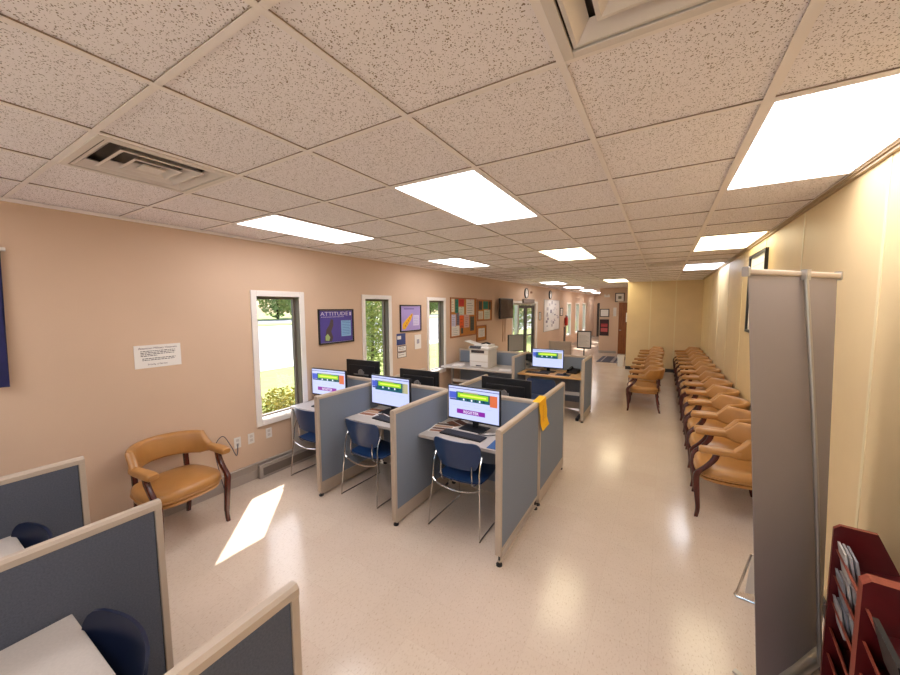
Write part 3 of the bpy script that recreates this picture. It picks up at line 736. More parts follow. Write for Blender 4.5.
# hanging yellow paper on aisle panel
bm = nb()
path = [(.034, 1.05), (.033, 1.0), (.042, .92), (.04, .85), (.055, .79), (.06, .775)]
ys = (-.11, .11)
rings = []
for i_, (dx, z) in enumerate(path): rings.append([(dx, ys[0]+i_*.008, z), (dx, ys[1]+i_*.008, z+.01), (dx+.0015, ys[1]+i_*.008, z+.01), (dx+.0015, ys[0]+i_*.008, z)])
loft(bm, rings)
loft(bm, [[(-.03, ys[0], 1.052), (-.03, ys[1], 1.062), (-.03, ys[1], 1.0635), (-.03, ys[0], 1.0535)], [(.034, ys[0], 1.051), (.034, ys[1], 1.061), (.036, ys[1], 1.0625), (.036, ys[0], 1.0525)]])
yp = link('yellow_sign', bm, M['yellow'], None, False, (PX[2], 3.3, 0)); tag(yp, 'yellow paper strip hanging over the aisle panel of the carrels', 'paper sign')
bm = nb()
for k in range(7): quad(bm, -.03+k*.003, .0+k*.003, .985-k*.03, .99-k*.03, 0); quad(bm, -.022+k*.003, .012+k*.003, .996-k*.03, 1.001-k*.03, 0)
link('print', bm, mat('orange_ink', (196, 110, 20), .7), yp, 'keep', loc=(.045, 0, 0), rot=PI/2)

# ------------------------------------------------------------------ wood-top desk and printer table
YB = 6.87
panel(-1.1, 6.1, -1.1, YB-.0, 1.06, 'short side panel at the aisle end of the wood-top desk', group='panels around the wood-top desk')
panel(-2.27, 5.98, -2.27, YB-.03, 1.06, 'side panel between the printer table and the wood-top desk', group='panels around the wood-top desk')
panel(-2.24, YB, -1.13, YB, 1.03, 'back panel behind the wood-top desk', group='panels around the wood-top desk')
panel(-3.86, YB, -2.3, YB, 1.03, 'blue-grey back panel behind the printer', group='panels around the wood-top desk')
desk(-2.24, -1.13, 6.14, YB-.03, 'desk with a maple-coloured top and metal legs', 'lamwood', legs='metal', group='desks beyond the carrels')
desk(-3.88, -2.3, 6.12, YB-.03, 'long pale table under the printer', legs='metal', group='desks beyond the carrels')
monitor(-1.79, 6.48, 0, 'lit monitor on the wood-top desk', page='plain', group='computer monitors')
keyboard(-1.92, 6.3, 0, .74, 'black keyboard on the wood-top desk', .42)
flat('mouse_pad', -1.47, 6.33, .74, .24, .2, col((30, 40, 66)), 'dark blue mouse pad on the wood-top desk', 'mouse pad', 0)
mouse(-1.45, 6.36, .743, 'black mouse on the wood-top desk')
t = thing('desk_phone', 'black telephone at the right of the wood-top desk', 'telephone', (-1.36, 6.62, .74), -.2)
bm = nb(); loft(bm, [[(-.09, -.1, 0), (-.09, .1, 0), (-.09, .1, .07), (-.09, -.1, .025)], [(.09, -.1, 0), (.09, .1, 0), (.09, .1, .07), (.09, -.1, .025)]]); link('base', bm, M['black'], t)
bm = nb(); sweep(bm, [((-.06, -.09, .05), (1, 0, 0), (0, 0, 1), .045, .04), ((-.06, -.05, .06), (1, 0, 0), (0, 0, 1), .04, .025), ((-.06, .05, .085), (1, 0, 0), (0, 0, 1), .04, .025), ((-.06, .09, .085), (1, 0, 0), (0, 0, 1), .045, .04)], .01); link('handset', bm, M['blackgloss'], t)
bm = nb()
for a in range(3):
    for b in range(4): box(bm, a*.03-.01, a*.03+.01, -.07+b*.03, -.05+b*.03, .03+b*.013, .042+b*.013)
link('keypad', bm, M['keys'], t)
t = thing('letter_tray', 'white two-tier letter tray at the left of the wood-top desk', 'tray', (-2.1, 6.70, .74))
for z in (0, .1): 
    bm = nb(); box(bm, -.14, .14, -.13, .13, z+.02, z+.028); box(bm, -.14, -.13, -.13, .13, z+.02, z+.07); box(bm, .13, .14, -.13, .13, z+.02, z+.07); box(bm, -.14, .14, .12, .13, z+.02, z+.07)
    link('tray_shelf', bm, M['white'], t)
bm = nb()
for s in (-.135, .135):
    for yy in (-.12, .12): box(bm, s-.006, s+.006, yy-.006, yy+.006, 0, .17)
link('post', bm, M['white'], t)
t = thing('desktop_box', 'dark box standing on the white letter tray', 'box', (-2.1, 6.70, .91)); link('body', box(nb(), -.13, .13, -.12, .12, 0, .13, 0, .008), M['black'], t); link('front_slot', box(nb(), -.1, .1, -.124, -.119, .05, .07), M['keys'], t)
# printer
t = thing('printer', 'bulky off-white office printer on the long pale table', 'printer', (-3.1, 6.5, .74), -.03)
bm = nb(); box(bm, -.21, .21, -.2, .2, 0, .36, 0, .015); link('body', bm, M['offwhite'], t)
bm = nb(); box(bm, -.2, .2, -.208, -.198, .02, .11, 0, .003); box(bm, -.2, .2, -.208, -.198, .13, .26, 0, .003); PD = link('paper_drawer', bm, M['white'], t)
link('drawer_slot', box(nb(), -.06, .06, -.211, -.206, .03, .05), M['keys'], PD)
bm = nb(); box(bm, -.17, .12, -.206, -.19, .29, .345, 0, .003); link('output_slot', bm, M['ink'], t)
bm = nb(); box(bm, -.23, .24, -.21, .2, .36, .41, 0, .012); link('scanner_lid', bm, M['white'], t)
bm = nb(); loft(bm, [[(-.2, -.23, .38), (.05, -.23, .38), (.05, -.19, .43), (-.2, -.19, .43)], [(-.2, -.2, .37), (.05, -.2, .37), (.05, -.17, .415), (-.2, -.17, .415)]]); link('control_panel', bm, M['keys'], t)
bm = nb(); loft(bm, [[(-.38, -.1, .50), (-.38, .14, .50), (-.38, .14, .51), (-.38, -.1, .51)], [(-.1, -.1, .43), (-.1, .14, .43), (-.1, .14, .44), (-.1, -.1, .44)]]); box(bm, -.14, .18, -.13, .17, .41, .455, 0, .01); link('feeder_tray', bm, M['white'], t)
bm = nb(); sweep(bm, [((-.02, 0, .462), (0, 1, 0), (0, 0, 1), .14, .02), ((.06, .02, .49), (0, 1, 0), (0, 0, 1), .1, .02), ((.14, .02, .465), (0, 1, 0), (0, 0, 1), .06, .02)], .008)
tag(link('black_pouch', bm, M['black'], None, True, (-3.1, 6.5, .735)), 'small black pouch lying on top of the printer', 'pouch')
for x, y, z, lab in ((-3.6, 6.35, .74, 'small white paper stack left of the printer on the pale table'), (-2.55, 6.3, .74, 'loose white papers right of the printer on the pale table')):
    flat('paper_stack', x, y, z, .22, .2, M['paper'], lab, 'paper', .3, .02 if x < -3 else .004)
t = thing('stapler', 'black stapler on the pale table close to the side panel', 'stapler', (-2.42, 6.6, .74), .5)
link('base', box(nb(), -.07, .07, -.02, .02, 0, .012, 0, .003), M['black'], t); bm = nb(); loft(bm, [[(-.07, -.018, .012), (-.07, .018, .012), (-.07, .018, .05), (-.07, -.018, .05)], [(.07, -.015, .02), (.07, .015, .02), (.07, .015, .035), (.07, -.015, .035)]]); link('arm', bm, M['black'], t)
# beyond: second-row desk, tilted monitor, beige panel, sign stand
desk(-3.5, -2.35, 6.93, 7.65, 'desk beyond the printer table carrying a tilted monitor', 'lamgrey', z=.9, legs='panel', group='desks beyond the carrels')
monitor(-2.72, 7.35, 1.1, 'monitor with a grey screen turned towards the aisle beyond the printer', zt=.9, page='grey', w_=.42, h_=.34)
bm = nb(); box(bm, -.06, .06, -.03, .03, 0, .035, 0, .01); tag(link('tape_dispenser', bm, M['black'], None, False, (-3.3, 7.3, .9), .3), 'small black tape dispenser left of the turned monitor', 'tape dispenser')
panel(-2.4, 8.8, -1.86, 8.8, 1.1, 'beige screen panel beyond the wood-top desk', fab='beige', group='beige panels')
t = thing('sign_stand', 'framed notice on a black floor stand beyond the wood-top desk', 'sign stand', (-1.63, 9.1, 0))
bm = nb(); box(bm, -.165, .165, -.01, .01, .92, 1.35); link('back_board', bm, M['black'], t)
bm = nb(); quad(bm, -.14, .14, .95, 1.325, 0, -.0115)
for k in range(9): quad(bm, -.11, .11-.03*(k % 3), 1.0+k*.03, 1.006+k*.03, 1, -.0125)
link('notice', bm, [M['paper'], col((170, 164, 158))], t, 'keep')
bm = nb(); tube(bm, [(0, .012, 1.2), (0, .012, .02)], .014, 8); link('pole', bm, M['black'], t)
bm = nb(); tube(bm, [(0, .012, 0), (0, .012, .02)], .16, 20); link('base', bm, M['black'], t, True)

# ------------------------------------------------------------------ things on the left wall (facing +x)
def wallpic(name, yc, zc, w_, h_, label, cat, frame=None, mats=None, draw=None, side='L', fw_=.018, depth=.02, group=None):
    loc, rz = {'L': ((XL, yc, zc-h_/2), PI/2), 'R': ((XR, yc, zc-h_/2), -PI/2), 'F': ((yc, YF, zc-h_/2), 0)}[side]
    o = thing(name, label, cat, loc, rz, group)
    if frame:
        bm = nb()
        box(bm, -w_/2, -w_/2+fw_, -depth, -.0005, 0, h_); box(bm, w_/2-fw_, w_/2, -depth, -.0005, 0, h_)
        box(bm, -w_/2+fw_, w_/2-fw_, -depth, -.0005, 0, fw_); box(bm, -w_/2+fw_, w_/2-fw_, -depth, -.0005, h_-fw_, h_); link('frame', bm, frame, o)
    bm = nb(); box(bm, -w_/2+.001, w_/2-.001, -.006, -.0005, .001, h_-.001, 0)
    if draw: draw(bm, w_, h_)
    link('print' if frame else 'sheet', bm, mats or [M['paper']], o, 'keep')
    return o
def d_notice(bm, w_, h_):
    text_into(bm, 'Attention Military Veterans', .026, 0, h_*.82, 1, y=-.0065)
    z = h_*.72
    for k, ln in enumerate((.26, .26, .25, .12)):
        x = -.13
        while x < -.13+ln: l_ = random.uniform(.008, .026); quad(bm, x, min(x+l_, -.13+ln), z, z+.006, 2, -.0066); x += l_+.005
        z -= .014
    z -= .01
    for ln in (.25, .24):
        x = -.12
        while x < -.12+ln: l_ = random.uniform(.008, .026); quad(bm, x, min(x+l_, -.12+ln), z, z+.006, 2, -.0066); x += l_+.005
        z -= .014
    text_into(bm, 'Priority of Service', .02, -.01, h_*.12, 1, y=-.0065)
wallpic('wall_notice', 1.395, 1.51, .35, .205, 'white printed notice plate on the salmon wall above the lone armchair', 'notice', None, [M['paper'], col((90, 40, 52)), M['ink']], d_notice)
def d_p1(bm, w_, h_):
    quad(bm, -w_/2+.02, w_/2-.02, .02, h_-.02, 1, -.0064)
    text_into(bm, 'ATTITUDE', .074, -.03, h_-.088, 2, y=-.0068, sx=1.4)
    for k in range(18): quad(bm, -w_/2+.05+k*.022, -w_/2+.065+k*.022, h_-.11, h_-.103, 2, -.0068)
    poly(bm, [(-.22, .04), (-.09, .03), (-.07, .09), (-.1, .17), (-.06, .25), (-.06, .33), (-.1, .34), (-.13, .26), (-.18, .2)], 3, -.0068)
    poly(bm, [(-.2, .05), (-.14, .04), (-.12, .09), (-.16, .14), (-.2, .11)], 4, -.0072)
    quad(bm, .08, .26, .09, h_-.16, 5, -.0068)
    for k in range(9): quad(bm, .1, .235+.01*(k % 2), .115+k*.023, .122+k*.023, 6, -.0072)
    quad(bm, w_/2-.07, w_/2-.04, h_-.09, h_-.04, 2, -.007)
wallpic('framed_poster', 3.46, 1.68, .62, .475, 'framed purple motivational poster headed ATTITUDE between the first two windows', 'poster', M['black'], [M['paper'], col((84, 70, 150)), col((214, 204, 224)), col((84, 68, 70)), col((170, 190, 120)), col((140, 184, 224)), col((86, 124, 180))], d_p1)
def d_p2(bm, w_, h_):
    quad(bm, -w_/2+.02, w_/2-.02, .02, h_-.02, 1, -.0064)
    quad(bm, -.2, .1, h_-.08, h_-.06, 2, -.0068)
    poly(bm, [(-.25, .05), (-.17, .04), (.0, .2), (.06, .3), (.04, .33), (-.1, .24), (-.24, .14)], 3, -.0068)
    for k in range(5): poly(bm, [(-.18+k*.045, .09+k*.045), (-.16+k*.045, .085+k*.045), (-.15+k*.045, .12+k*.045), (-.17+k*.045, .125+k*.045)], 4, -.0072)
    quad(bm, .07, .25, .1, .29, 5, -.0068)
    for k in range(5): quad(bm, .09, .22, .13+k*.03, .135+k*.03, 6, -.0072)
wallpic('framed_poster', 5.17, 1.745, .62, .475, 'framed lilac poster with a yellow diagonal shape between the second and third windows', 'poster', M['black'], [M['paper'], col((170, 150, 206)), col((120, 100, 160)), col((240, 178, 30)), col((190, 100, 30)), col((214, 204, 230)), col((140, 124, 180))], d_p2)
def lines(n_, c0=1, img=False):
    def f(bm, w_, h_):
        if img: quad(bm, -w_/2+.01, w_/2-.01, h_*.45, h_-.01, 2, -.0064)
        top = h_*.4 if img else h_*.85
        for k in range(n_): quad(bm, -w_*.36, w_*(.36-.1*(k % 2)), top-k*top/n_*.9, top-k*top/n_*.9+.006, c0, -.0066)
    return f
wallpic('flyer', 4.88, 1.385, .25, .2, 'blue photo flyer below the lilac poster', 'flyer', None, [M['paper'], M['ink'], col((66, 76, 130))], lambda bm, w_, h_: (quad(bm, -w_/2, w_/2, .0, h_, 2, -.0064), quad(bm, -w_/2+.02, 0, .1, .16, 0, -.0068)))
wallpic('flyer', 4.9, 1.22, .24, .1, 'upper of the two small white cards under the blue flyer', 'flyer', col((90, 84, 100)), [M['paper'], M['ink']], lines(3), fw_=.008, depth=.008)
wallpic('flyer', 4.9, 1.11, .24, .1, 'lower of the two small white cards under the blue flyer', 'flyer', col((90, 84, 100)), [M['paper'], M['ink']], lines(2), fw_=.008, depth=.008)
wallpic('flyer', 5.38, 1.3, .2, .27, 'white paper with a grey square right of the blue flyer', 'flyer', None, [M['paper'], M['ink'], col((170, 164, 176))], lambda bm, w_, h_: quad(bm, -.04, .04, .1, .18, 2, -.0066))
def outlet(y, z, label):
    o = thing('wall_outlet', label, 'outlet', (XL, y, z), PI/2, 'wall outlets')
    cp = link('cover_plate', box(nb(), -.036, .036, -.006, -.0005, 0, .118, 0, .002), M['white'], o)
    for k in (.025, .07): link('socket', box(nb(), -.016, .016, -.009, -.005, k, k+.03, 0, .002), col((206, 196, 188)), cp)
outlet(2.04, .42, 'wall outlet nearest the lone armchair'); outlet(2.19, .42, 'middle wall outlet left of the first window'); outlet(2.4, .42, 'wall outlet right below the first window')
t = thing('floor_heater', 'grey metal wall heater at floor level under the first window', 'heater', (XL, 2.95, 0))
link('casing', box(nb(), .036, .075, -.72, .1, .0, .155, 0, .004), M['vinylbase'], t); link('grille', box(nb(), .074, .078, -.68, .06, .03, .12), mat('heater_grey', (124, 112, 104), .5), t)
bm = nb()
tube(bm, smooth_path([(XL+.01, 2.04, .47), (XL+.05, 2.0, .36), (XL+.08, 1.93, .5), (XL+.07, 1.86, .62), (XL+.03, 1.8, .5), (XL+.05, 1.83, .2), (XL+.06, 1.86, .02)], 6), .004, 6)
tag(link('power_cord', bm, col((70, 70, 90)), None, True), 'thin cord looping behind the right arm of the lone armchair', 'cord')
# navy banner at left edge
t = thing('hanging_banner', 'navy cloth banner hanging at the left edge of the picture', 'banner', (XL, .1, 1.4), PI/2)
bm = nb(); rings = []
for k in range(25):
    x = -.42+.84*k/24; yy = -.03-.012*math.sin(k*1.1)
    dx = .045*(x/.42)
    rings.append([(x+dx*.6, yy*.6, .93), (x+dx*.1, yy, .5), (x, yy*1.6, 0), (x, yy*1.6+.004, 0), (x+dx*.1, yy+.004, .5), (x+dx*.6, yy*.6+.004, .93)])
loft(bm, rings); link('cloth', bm, M['navy'], t, True)
bm = nb(); tube(bm, [(-.47, -.02, .945), (.47, -.02, .945)], .014, 10); link('rod', bm, M['white'], t, True)
# cork boards
def cork(yc, zc, w_, h_, label): return wallpic('bulletin_board', yc, zc, w_, h_, label, 'bulletin board', M['oak'], [M['cork']], None, fw_=.03, depth=.02)
cork(7.18, 1.71, 1.24, .88, 'large cork bulletin board covered with coloured papers'); cork(8.28, 1.86, .84, .54, 'wide cork board right of the large one'); cork(8.09, 1.29, .56, .4, 'small cork board below the wide one')
cols_ = {'cream': (226, 214, 190), 'green': (30, 122, 100), 'red': (200, 50, 40), 'white': (226, 220, 212), 'orange': (240, 96, 30), 'grey': (120, 112, 128), 'pink': (214, 170, 160), 'mint': (206, 214, 196), 'dark': (70, 70, 60), 'lilac': (206, 200, 222)}
def pin(yc, zc, w_, h_, cname, label):
    c_ = cols_[cname]; k = random.randint(3, 5)
    o = thing('pinned_paper', label, 'paper', (XL+.0065, yc, zc-h_/2), PI/2, 'papers pinned on the cork boards')
    bm = nb(); box(bm, -w_/2, w_/2, -.002, -.0003, 0, h_)
    dk = col(tuple(int(v*.72) for v in c_))
    for q in range(k): quad(bm, -w_*.38, w_*random.uniform(.1, .38), h_*(.12+q*.75/k), h_*(.12+q*.75/k)+h_*.04, 1, -.0024)
    link('sheet', bm, [col(c_), dk], o, 'keep')
    bm = nb(); tube(bm, [(0, -.001, h_-.015), (0, -.012, h_-.015)], .006, 8); link('pin', bm, M['red'], o)
for a in [(6.67, 1.99, .14, .3, 'cream', 'tall cream paper in the top left corner of the large cork board'), (6.84, 1.97, .15, .32, 'green', 'green paper strip near the top left of the large cork board'), (7.05, 2.05, .25, .17, 'red', 'red paper at the top of the large cork board'),
          (7.05, 1.85, .25, .19, 'mint', 'pale green paper under the red one'), (7.48, 1.94, .4, .36, 'white', 'big white paper in the top right of the large cork board'), (6.7, 1.65, .18, .26, 'lilac', 'pale lilac paper at mid left of the large cork board'),
          (6.89, 1.68, .13, .28, 'grey', 'grey paper between the lilac and orange ones'), (7.06, 1.62, .18, .3, 'orange', 'bright orange paper in the middle of the large cork board'), (7.3, 1.62, .25, .3, 'pink', 'pinkish paper right of the orange one'),
          (7.58, 1.55, .2, .34, 'dark', 'dark flyer at the right edge of the large cork board'), (6.78, 1.42, .36, .22, 'white', 'white paper in the bottom left of the large cork board'), (7.08, 1.43, .1, .18, 'dark', 'small dark card at the bottom of the large cork board'),
          (8.03, 1.98, .2, .22, 'dark', 'dark green flyer at the top left of the wide cork board'), (8.33, 1.99, .3, .2, 'green', 'green flyer in the middle of the wide cork board'), (8.58, 1.98, .14, .22, 'dark', 'narrow dark flyer at the right of the wide cork board'),
          (8.05, 1.74, .26, .2, 'cream', 'cream paper at the lower left of the wide cork board'), (8.42, 1.75, .36, .24, 'mint', 'pale paper at the lower right of the wide cork board'), (8.1, 1.3, .36, .22, 'white', 'white paper on the small cork board')]: pin(*a)
# tv
t = thing('television', 'dark flat television mounted on the salmon wall beyond the cork boards', 'television', (XL, 9.42, 1.62), PI/2)
bm = nb(); box(bm, -.47, .47, -.16, -.10, 0, .56, 0, .008); link('housing', bm, M['black'], t)
link('screen', box(nb(), -.45, .45, -.163, -.159, .02, .54), mat('tv_screen', (66, 50, 50), .25), t)
link('wall_mount', box(nb(), -.12, .12, -.1, -.001, .15, .4), M['black'], t)
bm = nb()
for k in (-.05, .12): tube(bm, [(XL+.012, 9.52+k, 1.7), (XL+.012, 9.52+k, .95)], .008, 6)
tag(link('power_cord', bm, col((190, 150, 120)), None), 'painted cables running down the wall under the television', 'cable')
# sign over entrance, clocks
t = thing('exit_sign', 'grey box sign above the glass entrance door', 'sign', (XL, 11.6, 2.07), PI/2); link('housing', box(nb(), -.55, .55, -.08, -.021, 0, .13, 0, .005), col((120, 104, 96)), t)
def clock(y, z, label):
    t = thing('wall_clock', label, 'clock', (XL, y, z), PI/2, 'wall clocks')
    bm = nb(); R = .17
    loft(bm, [[(r*math.cos(2*PI*k/28), yy, r*math.sin(2*PI*k/28)) for k in range(28)] for r, yy in ((R, -.001), (R, -.04), (R-.02, -.045), (R-.025, -.03), (R-.025, -.001))], False); link('rim', bm, M['black'], t, True)
    bm = nb(); tube(bm, [(0, -.002, 0), (0, -.028, 0)], R-.024, 28); dl = link('dial', bm, M['paper'], t)
    bm = nb(); box(bm, -.005, .005, -.033, -.03, 0, .11); link('minute_hand', bm, M['ink'], dl); link('hour_hand', box(nb(), 0, .07, -.035, -.032, -.006, .006), M['ink'], dl)
clock(11.45, 2.39, 'round wall clock above the entrance door'); clock(14.35, 2.42, 'round wall clock above the large white notice board')
t = thing('motion_sensor', 'small dark sensor next to the clock above the entrance door', 'sensor', (XL, 11.95, 2.4), PI/2); link('body', box(nb(), -.05, .05, -.05, -.001, 0, .07, 0, .01), col((150, 110, 90)), t)
def d_board(bm, w_, h_):
    for a in range(26):
        x = random.uniform(-w_/2+.1, w_/2-.35); z = random.uniform(.1, h_-.15)
        quad(bm, x, x+random.uniform(.1, .3), z, z+random.uniform(.02, .14), random.choice((1, 1, 2)), -.0064-.00003*a)
wallpic('notice_board', 14.72, 1.6, 2.35, 1.25, 'large white notice board with scattered notes beyond the entrance', 'notice board', M['alu'], [M['paper'], col((196, 186, 190)), col((140, 128, 140))], d_board)
wallpic('picture_frame', 13.03, 1.6, .22, .3, 'narrow dark frame just right of the entrance door', 'picture frame', M['black'], [M['paper']], None)
wallpic('picture_frame', 16.28, 1.72, .5, .36, 'dark-framed picture right of the white notice board', 'picture frame', M['black'], [M['paper'], M['ink']], lines(4), fw_=.04)
t = thing('fire_extinguisher', 'red fire extinguisher hanging beside the far windows', 'fire extinguisher', (XL, 16.9, 1.08), PI/2)
bm = nb(); R = .075
loft(bm, [[(r*math.cos(2*PI*k/16), -.09+r*math.sin(2*PI*k/16), z) for k in range(16)] for z, r in ((0, .06), (.01, .075), (.33, .075), (.38, .05), (.4, .025), (.43, .025))]); link('cylinder', bm, M['red'], t, True)
bm = nb(); box(bm, -.015, .015, -.14, -.04, .43, .46); tube(bm, smooth_path([(0, -.1, .44), (.09, -.12, .4), (.1, -.13, .2), (.09, -.13, .1)], 4), .01, 6); link('valve_hose', bm, M['black'], t); link('bracket', box(nb(), -.03, .03, -.02, -.001, .1, .35), M['black'], t)
t = thing('literature_stand', 'tall dark narrow stand under the far end of the white notice board', 'stand', (XL+.25, 15.9, 0)); bm = nb(); box(bm, -.1, .1, -.14, .14, 0, .03); link('base', bm, M['black'], t); bm = nb(); box(bm, -.02, .02, -.1, .1, .03, 1.08); link('column', bm, M['black'], t)
# ------------------------------------------------------------------ far wall things
wallpic('picture_frame', -2.1, 1.68, .36, .33, 'white certificate in a dark frame left of the brown door', 'picture frame', M['black'], [M['paper'], col((190, 184, 180))], lines(4), 'F', .03)
wallpic('framed_poster', -2.1, 1.07, .36, .68, 'dark red poster under the certificate left of the brown door', 'poster', M['black'], [col((60, 30, 34)), col((200, 90, 90)), col((170, 60, 64))], lambda bm, w_, h_: (quad(bm, -.13, .13, .16, .32, 1, -.0064), quad(bm, -.13, .13, .36, .5, 2, -.0064), quad(bm, -.1, .1, .4, .42, 1, -.0068)), 'F', .03)
wallpic('picture_frame', -1.54, 2.31, .35, .37, 'black-framed print above the brown door', 'picture frame', M['black'], [M['paper'], col((120, 120, 110))], lambda bm, w_, h_: quad(bm, -.06, .06, .13, .24, 1, -.0064), 'F', .03)
wallpic('flyer', -1.71, 1.72, .12, .36, 'white paper on the wall beside the brown door', 'flyer', None, [M['paper'], col((200, 190, 190))], lines(5), 'F')
o = wallpic('flyer', -1.17, 1.5, .24, .38, 'white sheet taped on the brown door', 'flyer', None, [M['paper'], col((180, 170, 150))], lines(5), 'F'); o.location.y = YF-.046
t = thing('emergency_light', 'small cream twin emergency light high on the far wall', 'emergency light', (-2.02, YF, 2.33)); link('housing', box(nb(), -.1, .1, -.05, -.001, 0, .07, 0, .005), M['white'], t)
for s in (-1, 1):
    bm = nb(); tube(bm, [(s*.07, -.05, .08), (s*.07, -.1, .07)], [.03, .045], 12); link('lamp_head', bm, M['white'], t, True)
t = thing('floor_mat', 'dark floor mat with pale stripes in front of the brown door', 'mat', (-1.55, 14.2, 0))
link('border', box(nb(), -.42, .42, -.85, .85, 0, .008), col((60, 56, 72)), t)
bm = nb(); box(bm, .02, .12, -.78, .78, .008, .011); box(bm, .2, .24, -.78, .78, .008, .011); box(bm, -.3, -.26, -.78, .78, .008, .011); link('stripe', bm, col((150, 142, 140)), t)
t = thing('waste_bin', 'small white waste bin at the corner of the cream wall', 'bin', (-1.13, 12.75, 0))
bm = nb(); loft(bm, [[(x*k, y*k, z) for x, y in rr2(.2, .2, .03)] for z, k in ((0, .85), (.36, 1), (.36, .94), (.02, .8))]); link('body', bm, M['white'], t)
# ------------------------------------------------------------------ right wall picture
wallpic('picture_frame', 5.47, 2.08, .86, .95, 'large black-framed certificate on the cream wall behind the grey banner', 'picture frame', M['black'], [M['paper'], col((190, 186, 176))], lines(8), 'R', .03, .03)

# ------------------------------------------------------------------ banner stand (seen from behind)
TL, TR = Vector((.322, 2.09, 2.085)), Vector((.745, 2.56, 2.08))
BL, BR = Vector((.455, 2.10, .09)), Vector((.815, 2.60, .09))
t = thing('banner_stand', 'tall grey roll-up banner seen from its back, beside the armchair row', 'banner stand', ((BL.x+BR.x)/2, (BL.y+BR.y)/2, 0))
O = Vector(t.location)
d = (TR-TL).normalized(); nrm = Vector((d.y, -d.x, 0))   # away from the camera side
bm = nb(); rings = []
for k in range(13):
    f = k/12; a = BL.lerp(TL, f)-O; b = BR.lerp(TR, f)-O
    rings.append([a, a.lerp(b, .5)+nrm*.006, b, b+nrm*.002, a.lerp(b, .5)+nrm*.008, a+nrm*.002])
loft(bm, rings); link('banner_sheet', bm, M['grebanner'], t, True)
bm = nb(); a, b = TL-O, TR-O
sweep(bm, [(a+Vector((0, 0, .0))-d*.012, nrm, (0, 0, 1), .026, .028), (b+d*.012, nrm, (0, 0, 1), .026, .028)], .008); link('top_rail', bm, M['beige'], t, True)
for q in (a-d*.012, b+d*.012):
    bm = nb(); sweep(bm, [(q-d*.006, nrm, (0, 0, 1), .03, .044), (q+d*.006, nrm, (0, 0, 1), .03, .044)], .006); link('end_cap', bm, M['alu'], t)
cm = nrm
top = a.lerp(b, .56)+cm*.022; bot = (BL-O).lerp(BR-O, .78)+cm*.05; bot.z = .06
bm = nb(); tube(bm, smooth_path([top+Vector((0, 0, -.01)), top.lerp(bot, .33)+cm*.01, top.lerp(bot, .66)+cm*.01, bot], 6), .0105, 10); link('support_pole', bm, M['alu'], t, True)
bm = nb(); sweep(bm, [(top+Vector((0, 0, -.03)), nrm, d, .03, .03), (top+Vector((0, 0, .02)), nrm, d, .03, .03)], .006); link('pole_clip', bm, M['alu'], t)
bm = nb(); a, b = BL-O, BR-O; a.z = b.z = .05; dd = (b-a).normalized(); nn = Vector((dd.y, -dd.x, 0))
sweep(bm, [(a-dd*.02, nn, (0, 0, 1), .09, .08), (b+dd*.02, nn, (0, 0, 1), .09, .08)], .03); link('base_cassette', bm, M['alu'], t, True)
for f in (.15, .85):
    q = a.lerp(b, f); bm = nb(); sweep(bm, [(q-nn*.14-Vector((0, 0, .044)), dd, (0, 0, 1), .03, .012), (q+nn*.14-Vector((0, 0, .044)), dd, (0, 0, 1), .03, .012)], .004); link('foot', bm, M['alu'], t)
# white banner edge and its foot, behind the grey one
t = thing('display_foot', 'white folding display with a bent metal foot, mostly behind the grey banner', 'display stand', (.6, 2.92, 0))
bm = nb(); loft(bm, [[(-.06, .0, .02), (.12, .05, .02), (.12, .056, .02), (-.06, .006, .02)], [(-.035, .0, .3), (.12, .05, .3), (.12, .056, .3), (-.035, .006, .3)]]); link('white_panel', bm, M['paper'], t)
bm = nb(); tube(bm, smooth_path([(-.04, .0, .3), (-.1, -.03, .06), (-.115, -.04, .012), (-.06, -.05, .01), (.05, -.06, .01), (.16, .03, .01)], 5), .008, 8); link('foot', bm, M['chrome'], t, True)

# ------------------------------------------------------------------ literature rack
t = thing('magazine_rack', 'dark red wooden literature rack against the cream wall in the near right corner', 'rack', (.8, 1.9, 0))
RK = t
def side_panel(y, xf, ztop, th, m, name, edge=None):
    bm = nb(); prof = [(xf, 0), (XR-.02, 0), (XR-.02, ztop-.22), (xf+.13, ztop), (xf+.02, ztop), (xf, ztop-.02)]
    prof = [(x-.8, z) for x, z in prof]
    loft(bm, [[(x, y-1.9, z) for x, z in prof], [(x, y+th-1.9, z) for x, z in prof]])
    for f in bm.faces:
        if abs(f.normal.y) < .5 or True:
            pass
    bm.normal_update()
    for f in bm.faces: f.material_index = 0 if abs(f.normal.y) > .5 else 1
    return link(name, bm, [M['maroon'], M['cherry']], t)
side_panel(2.17, .69, .96, .02, None, 'side_panel'); side_panel(1.78, .69, .955, .05, None, 'divider_panel'); side_panel(1.3, .69, .955, .03, None, 'side_panel')
link('back_panel', box(nb(), XR-.02-.8, XR-.002-.8, 1.3-1.9, 2.19-1.9, 0, .74), M['maroon'], t)
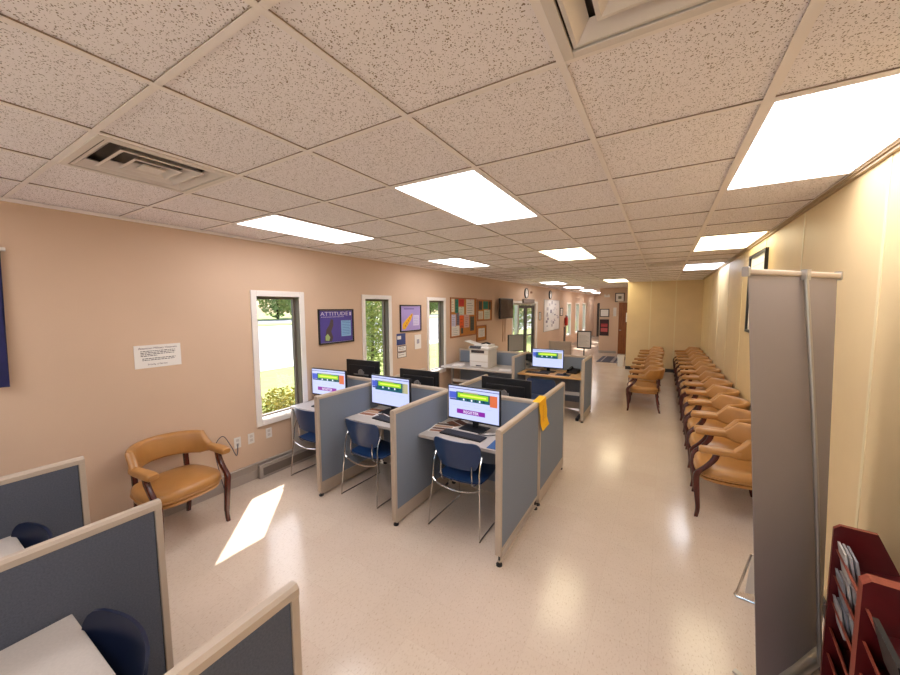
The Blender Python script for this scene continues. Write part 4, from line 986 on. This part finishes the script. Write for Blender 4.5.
for y0, y1 in ((1.83, 2.17), (1.33, 1.78)):
    for k in range(7):
        z = .1+k*.125
        bm = nb(); x0 = .70; x1 = XR-.03
        # sloping pocket: lip in front, floor rising to the back
        loft(bm, [[(x0-.8, y-1.9, z), (x0+.009-.8, y-1.9, z), (x0+.044-.8, y-1.9, z-.09), (x0+.035-.8, y-1.9, z-.09)] for y in (y0, y1)])
        link('pocket_lip', bm, M['cherry'], t)
        bm = nb(); loft(bm, [[(x0+.035-.8, y-1.9, z-.095), (x0+.035-.8, y-1.9, z-.08), (x1-.8, y-1.9, z-.04), (x1-.8, y-1.9, z-.055)] for y in (y0, y1)])
        link('shelf', bm, M['maroon'], t)
mg = [(206, 202, 198), (180, 176, 176), (150, 150, 156)]
q_ = 0
for k, nn_ in ((6, 3), (5, 3), (4, 3)):
    z = .1+k*.125-.08
    for c_ in range(nn_):
        yc = 2.08-.0*c_
        bm = nb(); x0 = .72+c_*.012
        loft(bm, [[(x0, y, z), (x0+.008, y, z), (x0-.02+.008, y, z+.125), (x0-.02, y, z+.125)] for y in (2.05-.02*c_, 2.155-.01*c_)])
        bm2 = link('magazine', bm, col(mg[(k+c_) % 3]), None, False)
        tag(bm2, ('front', 'middle', 'rear')[c_]+' pale magazine in the '+{6: 'top', 5: 'second', 4: 'third'}[k]+' pocket of the dark red rack', 'magazine', 'magazines in the rack'); q_ += 1
bm = nb(); loft(bm, [[(.72, y, .76), (.735, y, .76), (.70, y, .9), (.685, y, .9)] for y in (1.45, 1.66)])
tag(link('magazine', bm, M['black'], None), 'black booklet in the nearer column of the dark red rack', 'magazine', 'magazines in the rack')

# the rack stands slightly turned from the wall: turn it and what stands in it about its far front corner
RA = -.1; PV = Vector((.69, 2.17, 0))
bpy.context.view_layer.update()
for o in [RK]+[q for q in bpy.data.objects if q.name.startswith('magazine') and not q.parent and q != RK]:
    o.matrix_world = Matrix.Translation(PV) @ Matrix.Rotation(RA, 4, 'Z') @ Matrix.Translation(-PV) @ o.matrix_world
